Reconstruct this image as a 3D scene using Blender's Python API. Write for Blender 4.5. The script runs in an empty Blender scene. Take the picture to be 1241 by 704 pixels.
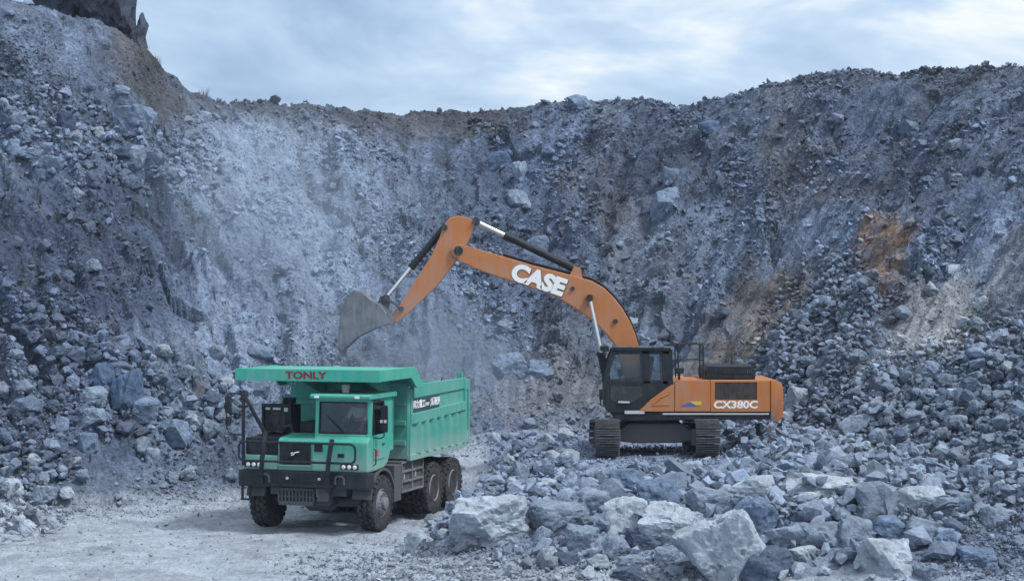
import bpy, bmesh, math, random
import numpy as np
from mathutils import Vector, Matrix

# ------------------------------------------------------------------ camera, sky, sun, exposure
F, CX, CY, CH = 2300.0, 620.5, 352.0, 5.89          # focal length in photo pixels, optical centre, eye height
scene = bpy.context.scene
cam_data = bpy.data.cameras.new('camera')
cam_data.sensor_width = 36.0
cam_data.lens = 36.0 * F / 1241.0
cam_data.clip_end = 2000.0
cam = bpy.data.objects.new('camera', cam_data)
scene.collection.objects.link(cam)
cam.location = (0, 0, CH)
cam.rotation_euler = (math.pi / 2, 0, 0)
scene.camera = cam

SUN = Vector((0.50, -0.28, 0.82)).normalized()       # towards the sun: right, high, a little behind the camera
world = bpy.data.worlds.new('World')
scene.world = world
world.use_nodes = True
wn, wl = world.node_tree.nodes, world.node_tree.links
wn.clear()
w_out = wn.new('ShaderNodeOutputWorld')
w_bg = wn.new('ShaderNodeBackground')
w_bg.inputs['Strength'].default_value = 0.1
w_sky = wn.new('ShaderNodeTexSky')
w_sky.sky_type = 'NISHITA'
w_sky.sun_disc = False
w_sky.sun_elevation = math.asin(SUN.z)
w_sky.sun_rotation = math.atan2(SUN.x, SUN.y)
w_sky.dust_density = 2.0
w_tc = wn.new('ShaderNodeTexCoord')
w_map = wn.new('ShaderNodeMapping')
w_map.inputs['Scale'].default_value = (5.0, 5.0, 13.0)
w_map.inputs['Location'].default_value = (13.0, 4.0, 8.0)
wl.new(w_tc.outputs['Generated'], w_map.inputs['Vector'])
w_n = wn.new('ShaderNodeTexNoise')
w_n.inputs['Scale'].default_value = 1.0
w_n.inputs['Detail'].default_value = 5.0
w_n.inputs['Roughness'].default_value = 0.56
w_n.inputs["Distortion"].default_value = 0.5
wl.new(w_map.outputs['Vector'], w_n.inputs['Vector'])
w_rc = wn.new('ShaderNodeValToRGB')                   # cloud colour: grey-blue bellies to bright tops
cr = w_rc.color_ramp
cr.elements[0].position, cr.elements[0].color = 0.36, (2.9, 4.2, 6.4, 1)
cr.elements[1].position, cr.elements[1].color = 0.66, (9.4, 10.0, 10.5, 1)
e = cr.elements.new(0.46); e.color = (4.1, 5.7, 8.0, 1)
e = cr.elements.new(0.56); e.color = (5.7, 7.3, 9.3, 1)
w_sx = wn.new('ShaderNodeVectorMath'); w_sx.operation = 'DOT_PRODUCT'; w_sx.inputs[1].default_value = tuple(SUN)
wl.new(w_tc.outputs['Generated'], w_sx.inputs[0])
w_ad = wn.new('ShaderNodeMath'); w_ad.operation = 'MULTIPLY_ADD'; w_ad.inputs[1].default_value = 0.30    # the cloud thins towards the sun
wl.new(w_sx.outputs['Value'], w_ad.inputs[0]); wl.new(w_n.outputs['Fac'], w_ad.inputs[2])
w_of = wn.new('ShaderNodeMath'); w_of.operation = 'ADD'; w_of.inputs[1].default_value = 0.085
wl.new(w_ad.outputs[0], w_of.inputs[0]); wl.new(w_of.outputs[0], w_rc.inputs['Fac'])
w_mix = wn.new('ShaderNodeMix'); w_mix.data_type = 'RGBA'
w_mix.inputs[0].default_value = 0.86                   # nearly overcast
wl.new(w_sky.outputs['Color'], w_mix.inputs[6])
wl.new(w_rc.outputs['Color'], w_mix.inputs[7])
wl.new(w_mix.outputs[2], w_bg.inputs['Color'])
wl.new(w_bg.outputs['Background'], w_out.inputs['Surface'])

sun_data = bpy.data.lights.new('sun', 'SUN')
sun_data.energy = 2.9
sun_data.angle = math.radians(12)
sun_data.color = (1.0, 0.98, 0.95)
sun = bpy.data.objects.new('sun', sun_data)
scene.collection.objects.link(sun)
sun.location = (30, -10, 60)
sun.rotation_euler = SUN.to_track_quat('Z', 'Y').to_euler()

scene.view_settings.view_transform = 'Standard'
scene.view_settings.look = 'None'
scene.view_settings.exposure = 0.12
scene.view_settings.gamma = 1.0
scene.view_settings.use_curve_mapping = False
scene.render.engine = 'CYCLES'
scene.cycles.use_denoising = True
scene.cycles.max_bounces = 5
scene.cycles.volume_bounces = 0
scene.cycles.volume_step_rate = 2.0
scene.cycles.volume_max_steps = 64
scene.cycles.transparent_max_bounces = 8

HAZE = 0.00025
rng = np.random.default_rng(7)
random.seed(7)
COL = scene.collection

# ------------------------------------------------------------------ materials
def nodes_of(name):
    m = bpy.data.materials.new(name); m.use_nodes = True
    n, l = m.node_tree.nodes, m.node_tree.links
    return m, n, l, n['Principled BSDF']

def set_spec(b, v):
    b.inputs['Specular IOR Level'].default_value = v

def paint(name, col, rough=0.5, metal=0.0, dust=0.25, dust_col=(0.27, 0.29, 0.32), scale=3.0, bump=0.05, spec=0.4, splash=0.0):
    """a painted or bare surface with blotchy dust and faint relief"""
    m, n, l, b = nodes_of(name)
    tc = n.new('ShaderNodeTexCoord')
    a = n.new('ShaderNodeTexNoise'); a.inputs['Scale'].default_value = scale; a.inputs['Detail'].default_value = 7; a.inputs['Roughness'].default_value = 0.65
    l.new(tc.outputs['Object'], a.inputs['Vector'])
    r = n.new('ShaderNodeMapRange'); r.inputs[1].default_value = 0.44; r.inputs[2].default_value = 0.66; r.inputs[3].default_value = dust * 0.12; r.inputs[4].default_value = dust
    mp = n.new('ShaderNodeMapping'); mp.inputs['Scale'].default_value = (6, 6, .8); l.new(tc.outputs['Object'], mp.inputs['Vector'])
    st = n.new('ShaderNodeTexNoise'); st.inputs['Scale'].default_value = scale; st.inputs['Detail'].default_value = 5
    l.new(mp.outputs['Vector'], st.inputs['Vector'])
    av = n.new('ShaderNodeMath'); av.operation = 'MULTIPLY_ADD'; av.inputs[1].default_value = .45
    hf = n.new('ShaderNodeMath'); hf.operation = 'MULTIPLY'; hf.inputs[1].default_value = .62
    l.new(a.outputs['Fac'], hf.inputs[0]); l.new(st.outputs['Fac'], av.inputs[0]); l.new(hf.outputs[0], av.inputs[2])
    l.new(av.outputs[0], r.inputs[0])
    mx = n.new('ShaderNodeMix'); mx.data_type = 'RGBA'
    mx.inputs[6].default_value = (*col, 1); mx.inputs[7].default_value = (*dust_col, 1)
    fac = r.outputs[0]
    if splash:                                         # road dust thrown up on to the lower panels, ragged along its top
        sx_ = n.new('ShaderNodeSeparateXYZ'); l.new(tc.outputs['Object'], sx_.inputs[0])
        zz = n.new('ShaderNodeMath'); zz.operation = 'MULTIPLY_ADD'; zz.inputs[1].default_value = -1.6; l.new(av.outputs[0], zz.inputs[0]); l.new(sx_.outputs['Z'], zz.inputs[2])
        sp = n.new('ShaderNodeMapRange'); sp.interpolation_type = 'SMOOTHSTEP'; sp.inputs[1].default_value = 1.55; sp.inputs[2].default_value = 0.75; sp.inputs[3].default_value = 0; sp.inputs[4].default_value = splash
        l.new(zz.outputs[0], sp.inputs[0])
        sm_ = n.new('ShaderNodeMath'); sm_.operation = 'MAXIMUM'; l.new(fac, sm_.inputs[0]); l.new(sp.outputs[0], sm_.inputs[1]); fac = sm_.outputs[0]
    l.new(fac, mx.inputs[0]); l.new(mx.outputs[2], b.inputs['Base Color'])
    r2 = n.new('ShaderNodeMapRange'); r2.inputs[3].default_value = rough; r2.inputs[4].default_value = min(1, rough + 0.3)
    l.new(a.outputs['Fac'], r2.inputs[0]); l.new(r2.outputs[0], b.inputs['Roughness'])
    b.inputs['Metallic'].default_value = metal
    set_spec(b, spec)
    if bump:
        f = n.new('ShaderNodeTexNoise'); f.inputs['Scale'].default_value = scale * 14; f.inputs['Detail'].default_value = 4
        l.new(tc.outputs['Object'], f.inputs['Vector'])
        bp = n.new('ShaderNodeBump'); bp.inputs['Strength'].default_value = bump; bp.inputs['Distance'].default_value = 0.02
        l.new(f.outputs['Fac'], bp.inputs['Height']); l.new(bp.outputs['Normal'], b.inputs['Normal'])
    return m

def stone(name, attr='tint', bump_scale=9.0, bump_dist=0.05, strength=0.9, lo=0.72, hi=1.25, veins=0.28, speck=11.0, speck_amp=0.22):
    """broken stone: the per-piece colour attribute, mottled, with chipped relief"""
    m, n, l, b = nodes_of(name)
    tc = n.new('ShaderNodeTexCoord'); geo = n.new('ShaderNodeNewGeometry')
    at = n.new('ShaderNodeAttribute'); at.attribute_name = attr
    a = n.new('ShaderNodeTexNoise'); a.inputs['Scale'].default_value = 2.6; a.inputs['Detail'].default_value = 9; a.inputs['Roughness'].default_value = 0.72
    l.new(geo.outputs['Position'], a.inputs['Vector'])
    r = n.new('ShaderNodeMapRange'); r.inputs[1].default_value = 0.3; r.inputs[2].default_value = 0.7; r.inputs[3].default_value = lo; r.inputs[4].default_value = hi
    l.new(a.outputs['Fac'], r.inputs[0])
    vm = n.new('ShaderNodeVectorMath'); vm.operation = 'SCALE'
    l.new(at.outputs['Color'], vm.inputs[0]); l.new(r.outputs[0], vm.inputs['Scale'])
    fs = n.new('ShaderNodeTexNoise'); fs.inputs['Scale'].default_value = speck; fs.inputs['Detail'].default_value = 5; fs.inputs['Roughness'].default_value = 0.75
    l.new(geo.outputs['Position'], fs.inputs['Vector'])
    fr_ = n.new('ShaderNodeMapRange'); fr_.inputs[1].default_value = 0.34; fr_.inputs[2].default_value = 0.66; fr_.inputs[3].default_value = 1 - speck_amp; fr_.inputs[4].default_value = 1 + speck_amp
    l.new(fs.outputs['Fac'], fr_.inputs[0])
    vm2 = n.new('ShaderNodeVectorMath'); vm2.operation = 'SCALE'
    l.new(vm.outputs['Vector'], vm2.inputs[0]); l.new(fr_.outputs[0], vm2.inputs['Scale'])
    last = vm2.outputs['Vector']
    if veins:                                          # buff iron stains with their own shape
        s = n.new('ShaderNodeTexNoise'); s.inputs['Scale'].default_value = 0.9; s.inputs['Detail'].default_value = 6
        l.new(geo.outputs['Position'], s.inputs['Vector'])
        sr = n.new('ShaderNodeMapRange'); sr.inputs[1].default_value = 0.56; sr.inputs[2].default_value = 0.74; sr.inputs[3].default_value = 0; sr.inputs[4].default_value = veins
        l.new(s.outputs['Fac'], sr.inputs[0])
        mx = n.new('ShaderNodeMix'); mx.data_type = 'RGBA'; mx.inputs[7].default_value = (0.225, 0.22, 0.215, 1)
        l.new(sr.outputs[0], mx.inputs[0]); l.new(last, mx.inputs[6]); last = mx.outputs[2]
    l.new(last, b.inputs['Base Color'])
    b.inputs['Roughness'].default_value = 0.92; set_spec(b, 0.15)
    v = n.new('ShaderNodeTexVoronoi'); v.feature = 'F1'; v.inputs['Scale'].default_value = bump_scale * 0.55
    f = n.new('ShaderNodeTexNoise'); f.inputs['Scale'].default_value = bump_scale; f.inputs['Detail'].default_value = 8; f.inputs['Roughness'].default_value = 0.7
    l.new(geo.outputs['Position'], v.inputs['Vector']); l.new(geo.outputs['Position'], f.inputs['Vector'])
    ad = n.new('ShaderNodeMath'); ad.operation = 'MULTIPLY_ADD'; ad.inputs[1].default_value = 0.5
    l.new(v.outputs['Distance'], ad.inputs[0]); l.new(f.outputs['Fac'], ad.inputs[2])
    bp = n.new('ShaderNodeBump'); bp.inputs['Strength'].default_value = strength; bp.inputs['Distance'].default_value = bump_dist
    l.new(ad.outputs[0], bp.inputs['Height']); l.new(bp.outputs['Normal'], b.inputs['Normal'])
    return m

def glass(name, tint=(0.30, 0.36, 0.42), gloss=0.10):
    m = bpy.data.materials.new(name); m.use_nodes = True
    n, l = m.node_tree.nodes, m.node_tree.links
    n.remove(n['Principled BSDF'])
    t = n.new('ShaderNodeBsdfTransparent'); t.inputs['Color'].default_value = (*tint, 1)
    g = n.new('ShaderNodeBsdfGlossy'); g.inputs['Roughness'].default_value = 0.06; g.inputs['Color'].default_value = (0.8, 0.85, 0.9, 1)
    fr = n.new('ShaderNodeFresnel'); fr.inputs['IOR'].default_value = 1.5
    ma = n.new('ShaderNodeMath'); ma.operation = 'ADD'; ma.inputs[1].default_value = gloss
    l.new(fr.outputs[0], ma.inputs[0])
    mx = n.new('ShaderNodeMixShader')
    l.new(ma.outputs[0], mx.inputs[0]); l.new(t.outputs[0], mx.inputs[1]); l.new(g.outputs[0], mx.inputs[2])
    l.new(mx.outputs[0], n['Material Output'].inputs['Surface'])
    return m

M = {}
M['teal'] = paint('teal_paint', (0.021, 0.345, 0.262), 0.42, dust=0.28, dust_col=(0.33, 0.37, 0.38), scale=1.6, splash=0.5)
M['teal_body'] = paint('teal_body_paint', (0.036, 0.315, 0.262), 0.55, dust=0.36, dust_col=(0.33, 0.37, 0.38), scale=1.2, splash=0.55)
M['black'] = paint('black_paint', (0.008, 0.012, 0.020), 0.5, dust=0.10, scale=2.2, spec=0.2)
M['chassis'] = paint('chassis_grime', (0.012, 0.015, 0.020), 0.75, dust=0.26, scale=2.5, spec=0.15, splash=0.3)
M['cage'] = paint('dusty_steel', (0.06, 0.065, 0.072), 0.7, dust=0.75, scale=3.0)
M['tyre'] = paint('tyre_rubber', (0.012, 0.014, 0.018), 0.85, dust=0.30, dust_col=(0.17, 0.18, 0.20), scale=4.0, bump=0.2)
M['rim'] = paint('dusty_rim', (0.09, 0.10, 0.12), 0.65, dust=0.85, dust_col=(0.24, 0.26, 0.30), scale=3.0)
M['orange'] = paint('orange_paint', (0.42, 0.142, 0.028), 0.48, dust=0.30, scale=1.4)
M['cab_black'] = paint('cab_black_paint', (0.006, 0.010, 0.018), 0.4, dust=0.07, scale=2.0, spec=0.25)
M['grille'] = paint('brown_grille', (0.035, 0.022, 0.018), 0.7, dust=0.22, scale=5.0)
M['steel'] = paint('worn_steel', (0.085, 0.10, 0.13), 0.6, metal=0.3, dust=0.6, scale=2.4, bump=0.3)
M['steel_dark'] = paint('track_steel', (0.05, 0.055, 0.065), 0.6, metal=0.3, dust=0.45, scale=3.0)
M['gloss_black'] = paint('glossy_black', (0.008, 0.011, 0.016), 0.12, dust=0.1, bump=0, spec=0.6)
M['grey_line'] = paint('grey_outline', (0.10, 0.10, 0.11), 0.6, dust=0.1, bump=0)
M['chrome'] = paint('chrome_rod', (0.75, 0.77, 0.8), 0.18, metal=1.0, dust=0.06, bump=0)
M['silver'] = paint('silver_trim', (0.50, 0.53, 0.57), 0.45, dust=0.3)
M['white'] = paint('white_lettering', (0.80, 0.81, 0.83), 0.5, dust=0.12, bump=0)
M['red'] = paint('dark_red_lettering', (0.17, 0.018, 0.03), 0.5, dust=0.08, bump=0)
M['magenta'] = paint('red_emblem', (0.50, 0.03, 0.10), 0.5, dust=0.1, bump=0)
M['navy'] = paint('navy_sign', (0.010, 0.045, 0.075), 0.5, dust=0.14, bump=0)
M['lens'] = paint('headlight_lens', (0.72, 0.76, 0.80), 0.12, dust=0.05, bump=0, spec=0.8)
M['yellow'] = paint('yellow_decal', (0.62, 0.42, 0.03), 0.5, dust=0.1, bump=0)
M['blue'] = paint('blue_decal', (0.03, 0.12, 0.36), 0.5, dust=0.1, bump=0)
M['glass'] = glass('cab_glass', (0.80, 0.85, 0.88), 0.0)
M['glass_dark'] = glass('tinted_glass', (0.80, 0.84, 0.87), 0.0)
M['mirror'] = paint('mirror_face', (0.5, 0.54, 0.6), 0.08, metal=1.0, dust=0.1, bump=0)
M['seat'] = paint('seat_fabric', (0.03, 0.033, 0.04), 0.9, dust=0.2)
M['skin'] = paint('skin', (0.36, 0.20, 0.13), 0.6, dust=0.05, bump=0)
M['shirt'] = paint('pale_shirt', (0.55, 0.56, 0.58), 0.9, dust=0.1, bump=0.1)
M['hair'] = paint('dark_hair', (0.012, 0.011, 0.011), 0.7, dust=0.05, bump=0)
M['ground'] = stone('crushed_stone_ground', bump_scale=16, bump_dist=0.06, strength=1.0, lo=0.80, hi=1.18, veins=0)
M['slope'] = stone('blasted_slope', bump_scale=9, bump_dist=0.16, strength=1.0, lo=0.68, hi=1.30, speck=9.0, speck_amp=0.42)
M['rock'] = stone('broken_rock', bump_scale=10, bump_dist=0.05, strength=0.8, veins=0.15)
M['boulder'] = stone('boulder_stone', bump_scale=7, bump_dist=0.06, strength=0.9, lo=0.66, hi=1.28, veins=0.10)
M['grass'] = paint('dry_grass', (0.10, 0.11, 0.06), 0.9, dust=0.3)

# ------------------------------------------------------------------ noise in numpy
def _hash(ix, iy, iz, seed):
    h = (ix.astype(np.int64) * 374761393 + iy.astype(np.int64) * 668265263 + iz.astype(np.int64) * 2147483647 + seed * 974711) & 0xffffffff
    h = ((h ^ (h >> 13)) * 1274126177) & 0xffffffff
    h = ((h ^ (h >> 16)) * 2246822519) & 0xffffffff
    return h ^ (h >> 15)

def noise3(p, seed=0):
    i = np.floor(p).astype(np.int64); f = p - i
    u = f * f * f * (f * (f * 6 - 15) + 10)
    out = np.zeros(len(p))
    for dx in (0, 1):
        wx = u[:, 0] if dx else 1 - u[:, 0]
        for dy in (0, 1):
            wy = u[:, 1] if dy else 1 - u[:, 1]
            for dz in (0, 1):
                wz = u[:, 2] if dz else 1 - u[:, 2]
                h = _hash(i[:, 0] + dx, i[:, 1] + dy, i[:, 2] + dz, seed)
                gx = (h & 1023) / 511.5 - 1; gy = ((h >> 10) & 1023) / 511.5 - 1; gz = ((h >> 20) & 1023) / 511.5 - 1
                out += wx * wy * wz * (gx * (f[:, 0] - dx) + gy * (f[:, 1] - dy) + gz * (f[:, 2] - dz))
    return out * 1.3

def fbm(p, oct=4, seed=0, gain=0.5):
    o, a = np.zeros(len(p)), 1.0
    for k in range(oct):
        o += a * noise3(p * 2 ** k, seed + k * 17); a *= gain
    return o

def facets(p, seed=0):
    """tilted facets: every point takes the random tilt of its nearest cell centre, like rock embedded in a face"""
    i = np.floor(p).astype(np.int64)
    best = np.full(len(p), 1e9); val = np.zeros(len(p))
    for dx in (-1, 0, 1):
        for dy in (-1, 0, 1):
            for dz in (-1, 0, 1):
                c = i + np.array([dx, dy, dz])
                h = _hash(c[:, 0], c[:, 1], c[:, 2], seed)
                q = np.stack([(h & 255) / 255., ((h >> 8) & 255) / 255., ((h >> 16) & 255) / 255.], 1) + c
                d = p - q
                dd = (d * d).sum(1)
                h2 = _hash(c[:, 0], c[:, 1], c[:, 2], seed + 5)
                t = ((h2 & 255) / 127.5 - 1) * d[:, 0] + (((h2 >> 8) & 255) / 127.5 - 1) * d[:, 1] + (((h2 >> 16) & 255) / 127.5 - 1) * d[:, 2] + ((h2 >> 24) / 255. - 0.5) * 0.7
                k = dd < best
                best[k] = dd[k]; val[k] = t[k]
    return val

def sstep(a, b, x):
    t = np.clip((x - a) / (b - a), 0, 1)
    return t * t * (3 - 2 * t)

# ------------------------------------------------------------------ mesh builder and object helpers
def link(o, parent=None):
    COL.objects.link(o)
    if parent is not None: o.parent = parent
    return o

def tag(o, label=None, cat=None, group=None, kind=None):
    if label: o['label'] = label
    if cat: o['category'] = cat
    if group: o['group'] = group
    if kind: o['kind'] = kind
    return o

def empty(name, loc, rz=0.0):
    o = bpy.data.objects.new(name, None); o.empty_display_size = 0.3
    COL.objects.link(o); o.location = loc; o.rotation_euler = (0, 0, rz)
    return o

class MB:
    def __init__(s): s.v, s.f = [], []
    def add(s, vs, fs):
        k = len(s.v); s.v += [tuple(map(float, a)) for a in vs]; s.f += [tuple(i + k for i in q) for q in fs]; return s
    def box(s, x0, x1, y0, y1, z0, z1):
        return s.add([(x0, y0, z0), (x1, y0, z0), (x1, y1, z0), (x0, y1, z0), (x0, y0, z1), (x1, y0, z1), (x1, y1, z1), (x0, y1, z1)],
                     [(3, 2, 1, 0), (4, 5, 6, 7), (0, 1, 5, 4), (1, 2, 6, 5), (2, 3, 7, 6), (3, 0, 4, 7)])
    def prism(s, poly, ax, a0, a1):
        """polygon in the other two axes (x,z for 'y'; y,z for 'x'; x,y for 'z') extruded along ax"""
        n = len(poly)
        def P(p, a): return {'y': (p[0], a, p[1]), 'x': (a, p[0], p[1]), 'z': (p[0], p[1], a)}[ax]
        return s.add([P(p, a0) for p in poly] + [P(p, a1) for p in poly],
                     [tuple(range(n)), tuple(range(2 * n - 1, n - 1, -1))] + [(i, i + n, (i + 1) % n + n, (i + 1) % n) for i in range(n)])
    def bar(s, p, q, w, h=None, up=(0, 0, 1)):
        h = w if h is None else h
        p, q = Vector(p), Vector(q); d = (q - p).normalized(); u = Vector(up)
        if abs(d.dot(u)) > 0.95: u = Vector((1, 0, 0))
        r = d.cross(u).normalized() * w / 2; t = r.cross(d).normalized() * h / 2
        return s.add([p - r - t, p + r - t, p + r + t, p - r + t, q - r - t, q + r - t, q + r + t, q - r + t],
                     [(3, 2, 1, 0), (4, 5, 6, 7), (0, 1, 5, 4), (1, 2, 6, 5), (2, 3, 7, 6), (3, 0, 4, 7)])
    def tube(s, pts, r, n=8, closed=False):
        pts = [Vector(p) for p in pts]; m = len(pts); vs = []; prev = None
        for i, p in enumerate(pts):
            if closed: d = (pts[(i + 1) % m] - pts[i - 1]).normalized()
            else: d = (pts[min(i + 1, m - 1)] - pts[max(i - 1, 0)]).normalized()
            u = prev if prev is not None and abs(prev.dot(d)) < 0.9 else (Vector((0, 0, 1)) if abs(d.z) < 0.9 else Vector((0, 1, 0)))
            a = d.cross(u).normalized(); b = a.cross(d).normalized(); prev = b
            rr = r[i] if isinstance(r, (list, tuple)) else r
            vs += [p + a * (rr * math.cos(t)) + b * (rr * math.sin(t)) for t in (2 * math.pi * k / n for k in range(n))]
        fs = []
        for i in range(m if closed else m - 1):
            j = (i + 1) % m
            fs += [(i * n + k, i * n + (k + 1) % n, j * n + (k + 1) % n, j * n + k) for k in range(n)]
        if not closed: fs += [tuple(range(n - 1, -1, -1)), tuple((m - 1) * n + k for k in range(n))]
        return s.add(vs, fs)
    def lathe(s, prof, c=(0, 0, 0), ax='x', n=28):
        """profile of (radius, along) turned about an axis through c"""
        vs, m = [], len(prof)
        for r, h in prof:
            for k in range(n):
                t = 2 * math.pi * k / n; a, b = r * math.cos(t), r * math.sin(t)
                q = {'x': (h, a, b), 'y': (a, h, b), 'z': (a, b, h)}[ax]
                vs.append((q[0] + c[0], q[1] + c[1], q[2] + c[2]))
        fs = [(i * n + k, i * n + (k + 1) % n, (i + 1) * n + (k + 1) % n, (i + 1) * n + k) for i in range(m - 1) for k in range(n)]
        fs += [tuple(range(n - 1, -1, -1)), tuple((m - 1) * n + k for k in range(n))]
        return s.add(vs, fs)
    def mesh(s, name, bevel=0.0, smooth=False):
        me = bpy.data.meshes.new(name); bm = bmesh.new()
        vv = [bm.verts.new(a) for a in s.v]
        for q in s.f:
            try: bm.faces.new([vv[i] for i in q])
            except ValueError: pass
        bmesh.ops.recalc_face_normals(bm, faces=bm.faces)
        if bevel:
            es = [e for e in bm.edges if len(e.link_faces) == 2 and e.calc_face_angle(0) > 0.5]
            bmesh.ops.bevel(bm, geom=es, offset=bevel, segments=2, affect='EDGES', clamp_overlap=True, profile=0.6)
        if smooth:
            for q in bm.faces: q.smooth = True
            for e in bm.edges:
                if len(e.link_faces) == 2 and e.calc_face_angle(0) > 0.6: e.smooth = False
        bm.to_mesh(me); bm.free()
        return me
    def build(s, name, mat, parent=None, bevel=0.0, smooth=False):
        me = s.mesh(name, bevel, smooth); me.materials.append(M[mat])
        return link(bpy.data.objects.new(name, me), parent)

def copy_tree(o, parent=None, loc=None):
    c = o.copy(); COL.objects.link(c)
    if parent is not None: c.parent = parent
    for ch in list(o.children): copy_tree(ch, c)
    return c

def text_part(body, name, mat, parent, loc, rot, size, xs=1.0, bold=0.0, extrude=0.006, shear=0.0, align='CENTER', spacing=1.0):
    cu = bpy.data.curves.new(name, 'FONT'); cu.body = body; cu.size = size; cu.extrude = extrude; cu.offset = bold; cu.shear = shear
    cu.align_x = align; cu.align_y = 'CENTER'; cu.space_character = spacing; cu.resolution_u = 4
    t = bpy.data.objects.new('tmp_text', cu); COL.objects.link(t)
    dg = bpy.context.evaluated_depsgraph_get()
    me = bpy.data.meshes.new_from_object(t.evaluated_get(dg)); me.name = name
    bpy.data.objects.remove(t)
    me.materials.clear(); me.materials.append(M[mat])
    o = link(bpy.data.objects.new(name, me), parent)
    o.location = loc; o.rotation_euler = rot; o.scale = (xs, 1, 1)
    return o

# ------------------------------------------------------------------ terrain: quarry floor, rubble bank and the horseshoe of blasted slope
def zv(v, Y): return CH - (v - CY) / F * Y
KU = np.array([-900, -300, 0, 60, 100, 150, 175, 200, 225, 250, 300, 400, 500, 560, 620, 700, 780, 850, 880, 920, 970, 1020, 1100, 1160, 1241, 1500, 2100.])
K_TOEY = np.interp(KU, [-900, 0, 100, 250, 400, 500, 560, 650, 750, 870, 950, 1050, 1150, 1241, 1500, 2100], [42, 49.5, 50.5, 52.5, 56, 58.5, 61, 63.5, 64, 63, 58, 52, 48, 45, 40, 33])
K_TOEZ = np.interp(KU, [-900, 400, 500, 560, 650, 750, 870, 950, 1241, 2100], [0, 0, .4, .9, 1.1, 1.2, 1.2, 1.5, 1.35, 1.2])
K_CRY = np.interp(KU, [-900, 0, 100, 175, 250, 300, 400, 560, 620, 700, 850, 920, 1020, 1241, 1500, 2100], [62, 68.5, 69, 70, 72.5, 75, 79, 82, 82, 81, 79, 78, 77, 72, 66, 55])
K_CRV = np.array([-20, -10, -4, 14, 22, 42, 60, 88, 105, 115, 122, 131, 135, 137, 134, 123, 125, 127, 117, 106, 96, 90, 88, 86, 83, 75, 60.])
K_CRZ = zv(K_CRV, K_CRY)
K_MT = np.interp(KU, [-900, 500, 870, 950, 1050, 1150, 1241, 2100], [.48, .48, .45, .42, .42, .48, .48, .5])
K_MF = np.interp(KU, [-900, 300, 560, 850, 950, 1050, 1150, 1241, 2100], [.47, .46, .42, .40, .30, .33, .30, .30, .35])

def smooth_knots(arr, u):
    t = np.interp(u, KU, arr)
    return t

def base_height(x, y):
    yy = np.maximum(y, 3.0)
    u = CX + F * x / yy
    ty, tz, cy, cz = (smooth_knots(k, u) for k in (K_TOEY, K_TOEZ, K_CRY, K_CRZ))
    mt, mf = smooth_knots(K_MT, u), smooth_knots(K_MF, u)
    # rubble bank on the right of the floor
    xe = np.interp(y, [38, 42, 45, 48, 52, 60], [-2.3, -2.6, -2.5, -1.7, -1.1, -1.4])
    bank = sstep(-.1, 2.0, x - xe) * sstep(0, 6.5, y - (38.2 - 0.42 * np.clip(x, -4, 9)))
    fl = tz * 0 + bank * np.maximum(tz, 1.12)
    back = sstep(-9, 0, y - ty)
    fl = fl * (1 - back) + np.maximum(fl, tz) * back
    my, mz = ty + (cy - ty) * mt, None
    mz = tz + (cz - tz) * mf
    t1 = np.clip((y - ty) / (my - ty), 0, 1); t2 = np.clip((y - my) / (cy - my), 0, 1)
    sl = tz + (mz - tz) * t1 + (cz - mz) * t2
    beyond = np.clip(y - cy, 0, 60)
    z = np.where(y > ty, sl, fl) - 0.10 * beyond
    w = sstep(-0.6, 1.6, y - ty)
    cr = sstep(3.2, 0.2, np.abs(y - cy)) + (y > cy)
    return z, w, np.clip(cr, 0, 1), bank, u

us = np.concatenate([np.arange(-900, -131, 34), np.arange(-130, 1410, 2.45), np.arange(1412, 2100, 34)])
ys = np.concatenate([np.arange(4, 33, 1.0), np.arange(33, 45, 0.125), np.arange(45, 84, 0.088), np.arange(84, 130, 3.0)])
UU, YY = np.meshgrid(us, ys)
nr, ncl = UU.shape
gx = ((UU - CX) / F * YY).ravel(); gy = YY.ravel()
gz, gw, gcr, gbank, gu = base_height(gx, gy)
gv = CY + F * (CH - gz) / gy
P0 = np.stack([gx, gy, gz], 1)

# --- where the slope is smooth (fine dirt and dust) and what colour it is, soft patches on the face
def patch(u, v, cu, cv, ru, rv, ang=0.0, soft=0.45):
    a = math.radians(ang); du, dv = u - cu, v - cv
    p = (du * math.cos(a) + dv * math.sin(a)) / ru; q = (-du * math.sin(a) + dv * math.cos(a)) / rv
    return sstep(1 + soft, 1 - soft, np.sqrt(p * p + q * q))
wob = fbm(P0 / 5.0, 3, 31) * 60
wob2 = fbm(P0 / 2.0, 3, 57) * 24
pu, pv = gu + wob + wob2, gv + np.roll(wob, 991) * 0.6 + wob2 * 0.7
crest_px = np.interp(gu, KU, K_CRV)
C = lambda *c: np.array(c)
tint = np.tile(C(.19, .21, .25), (len(gx), 1))
smooth_m = np.zeros(len(gx))
def lay(mask, col, sm=None):
    global tint, smooth_m
    tint = tint * (1 - mask[:, None]) + np.array(col) * mask[:, None]
    if sm is not None: smooth_m = np.maximum(smooth_m * (1 - mask), mask * sm)
lay(patch(pu, pv, 60, 360, 150, 150) * .9, (.125, .142, .19), .25)
lay(patch(pu, pv, 20, 480, 120, 110) * .7, (.16, .18, .225))
lay(patch(pu, pv, 335, 300, 135, 195, 8) * .95, (.40, .43, .475), .8)
lay(patch(pu, pv, 345, 210, 30, 110, 5) * .7, (.50, .53, .58), .8)
lay(patch(pu, pv, 270, 390, 80, 60, 30) * .6, (.36, .39, .45), .7)
lay(patch(pu, pv, 470, 240, 70, 90) * .6, (.26, .285, .33), .2)
lay(patch(pu, pv, 640, 260, 75, 110) * .8, (.145, .165, .215), .05)
lay(patch(pu, pv, 590, 330, 60, 70) * .5, (.23, .26, .32), .3)
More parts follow.
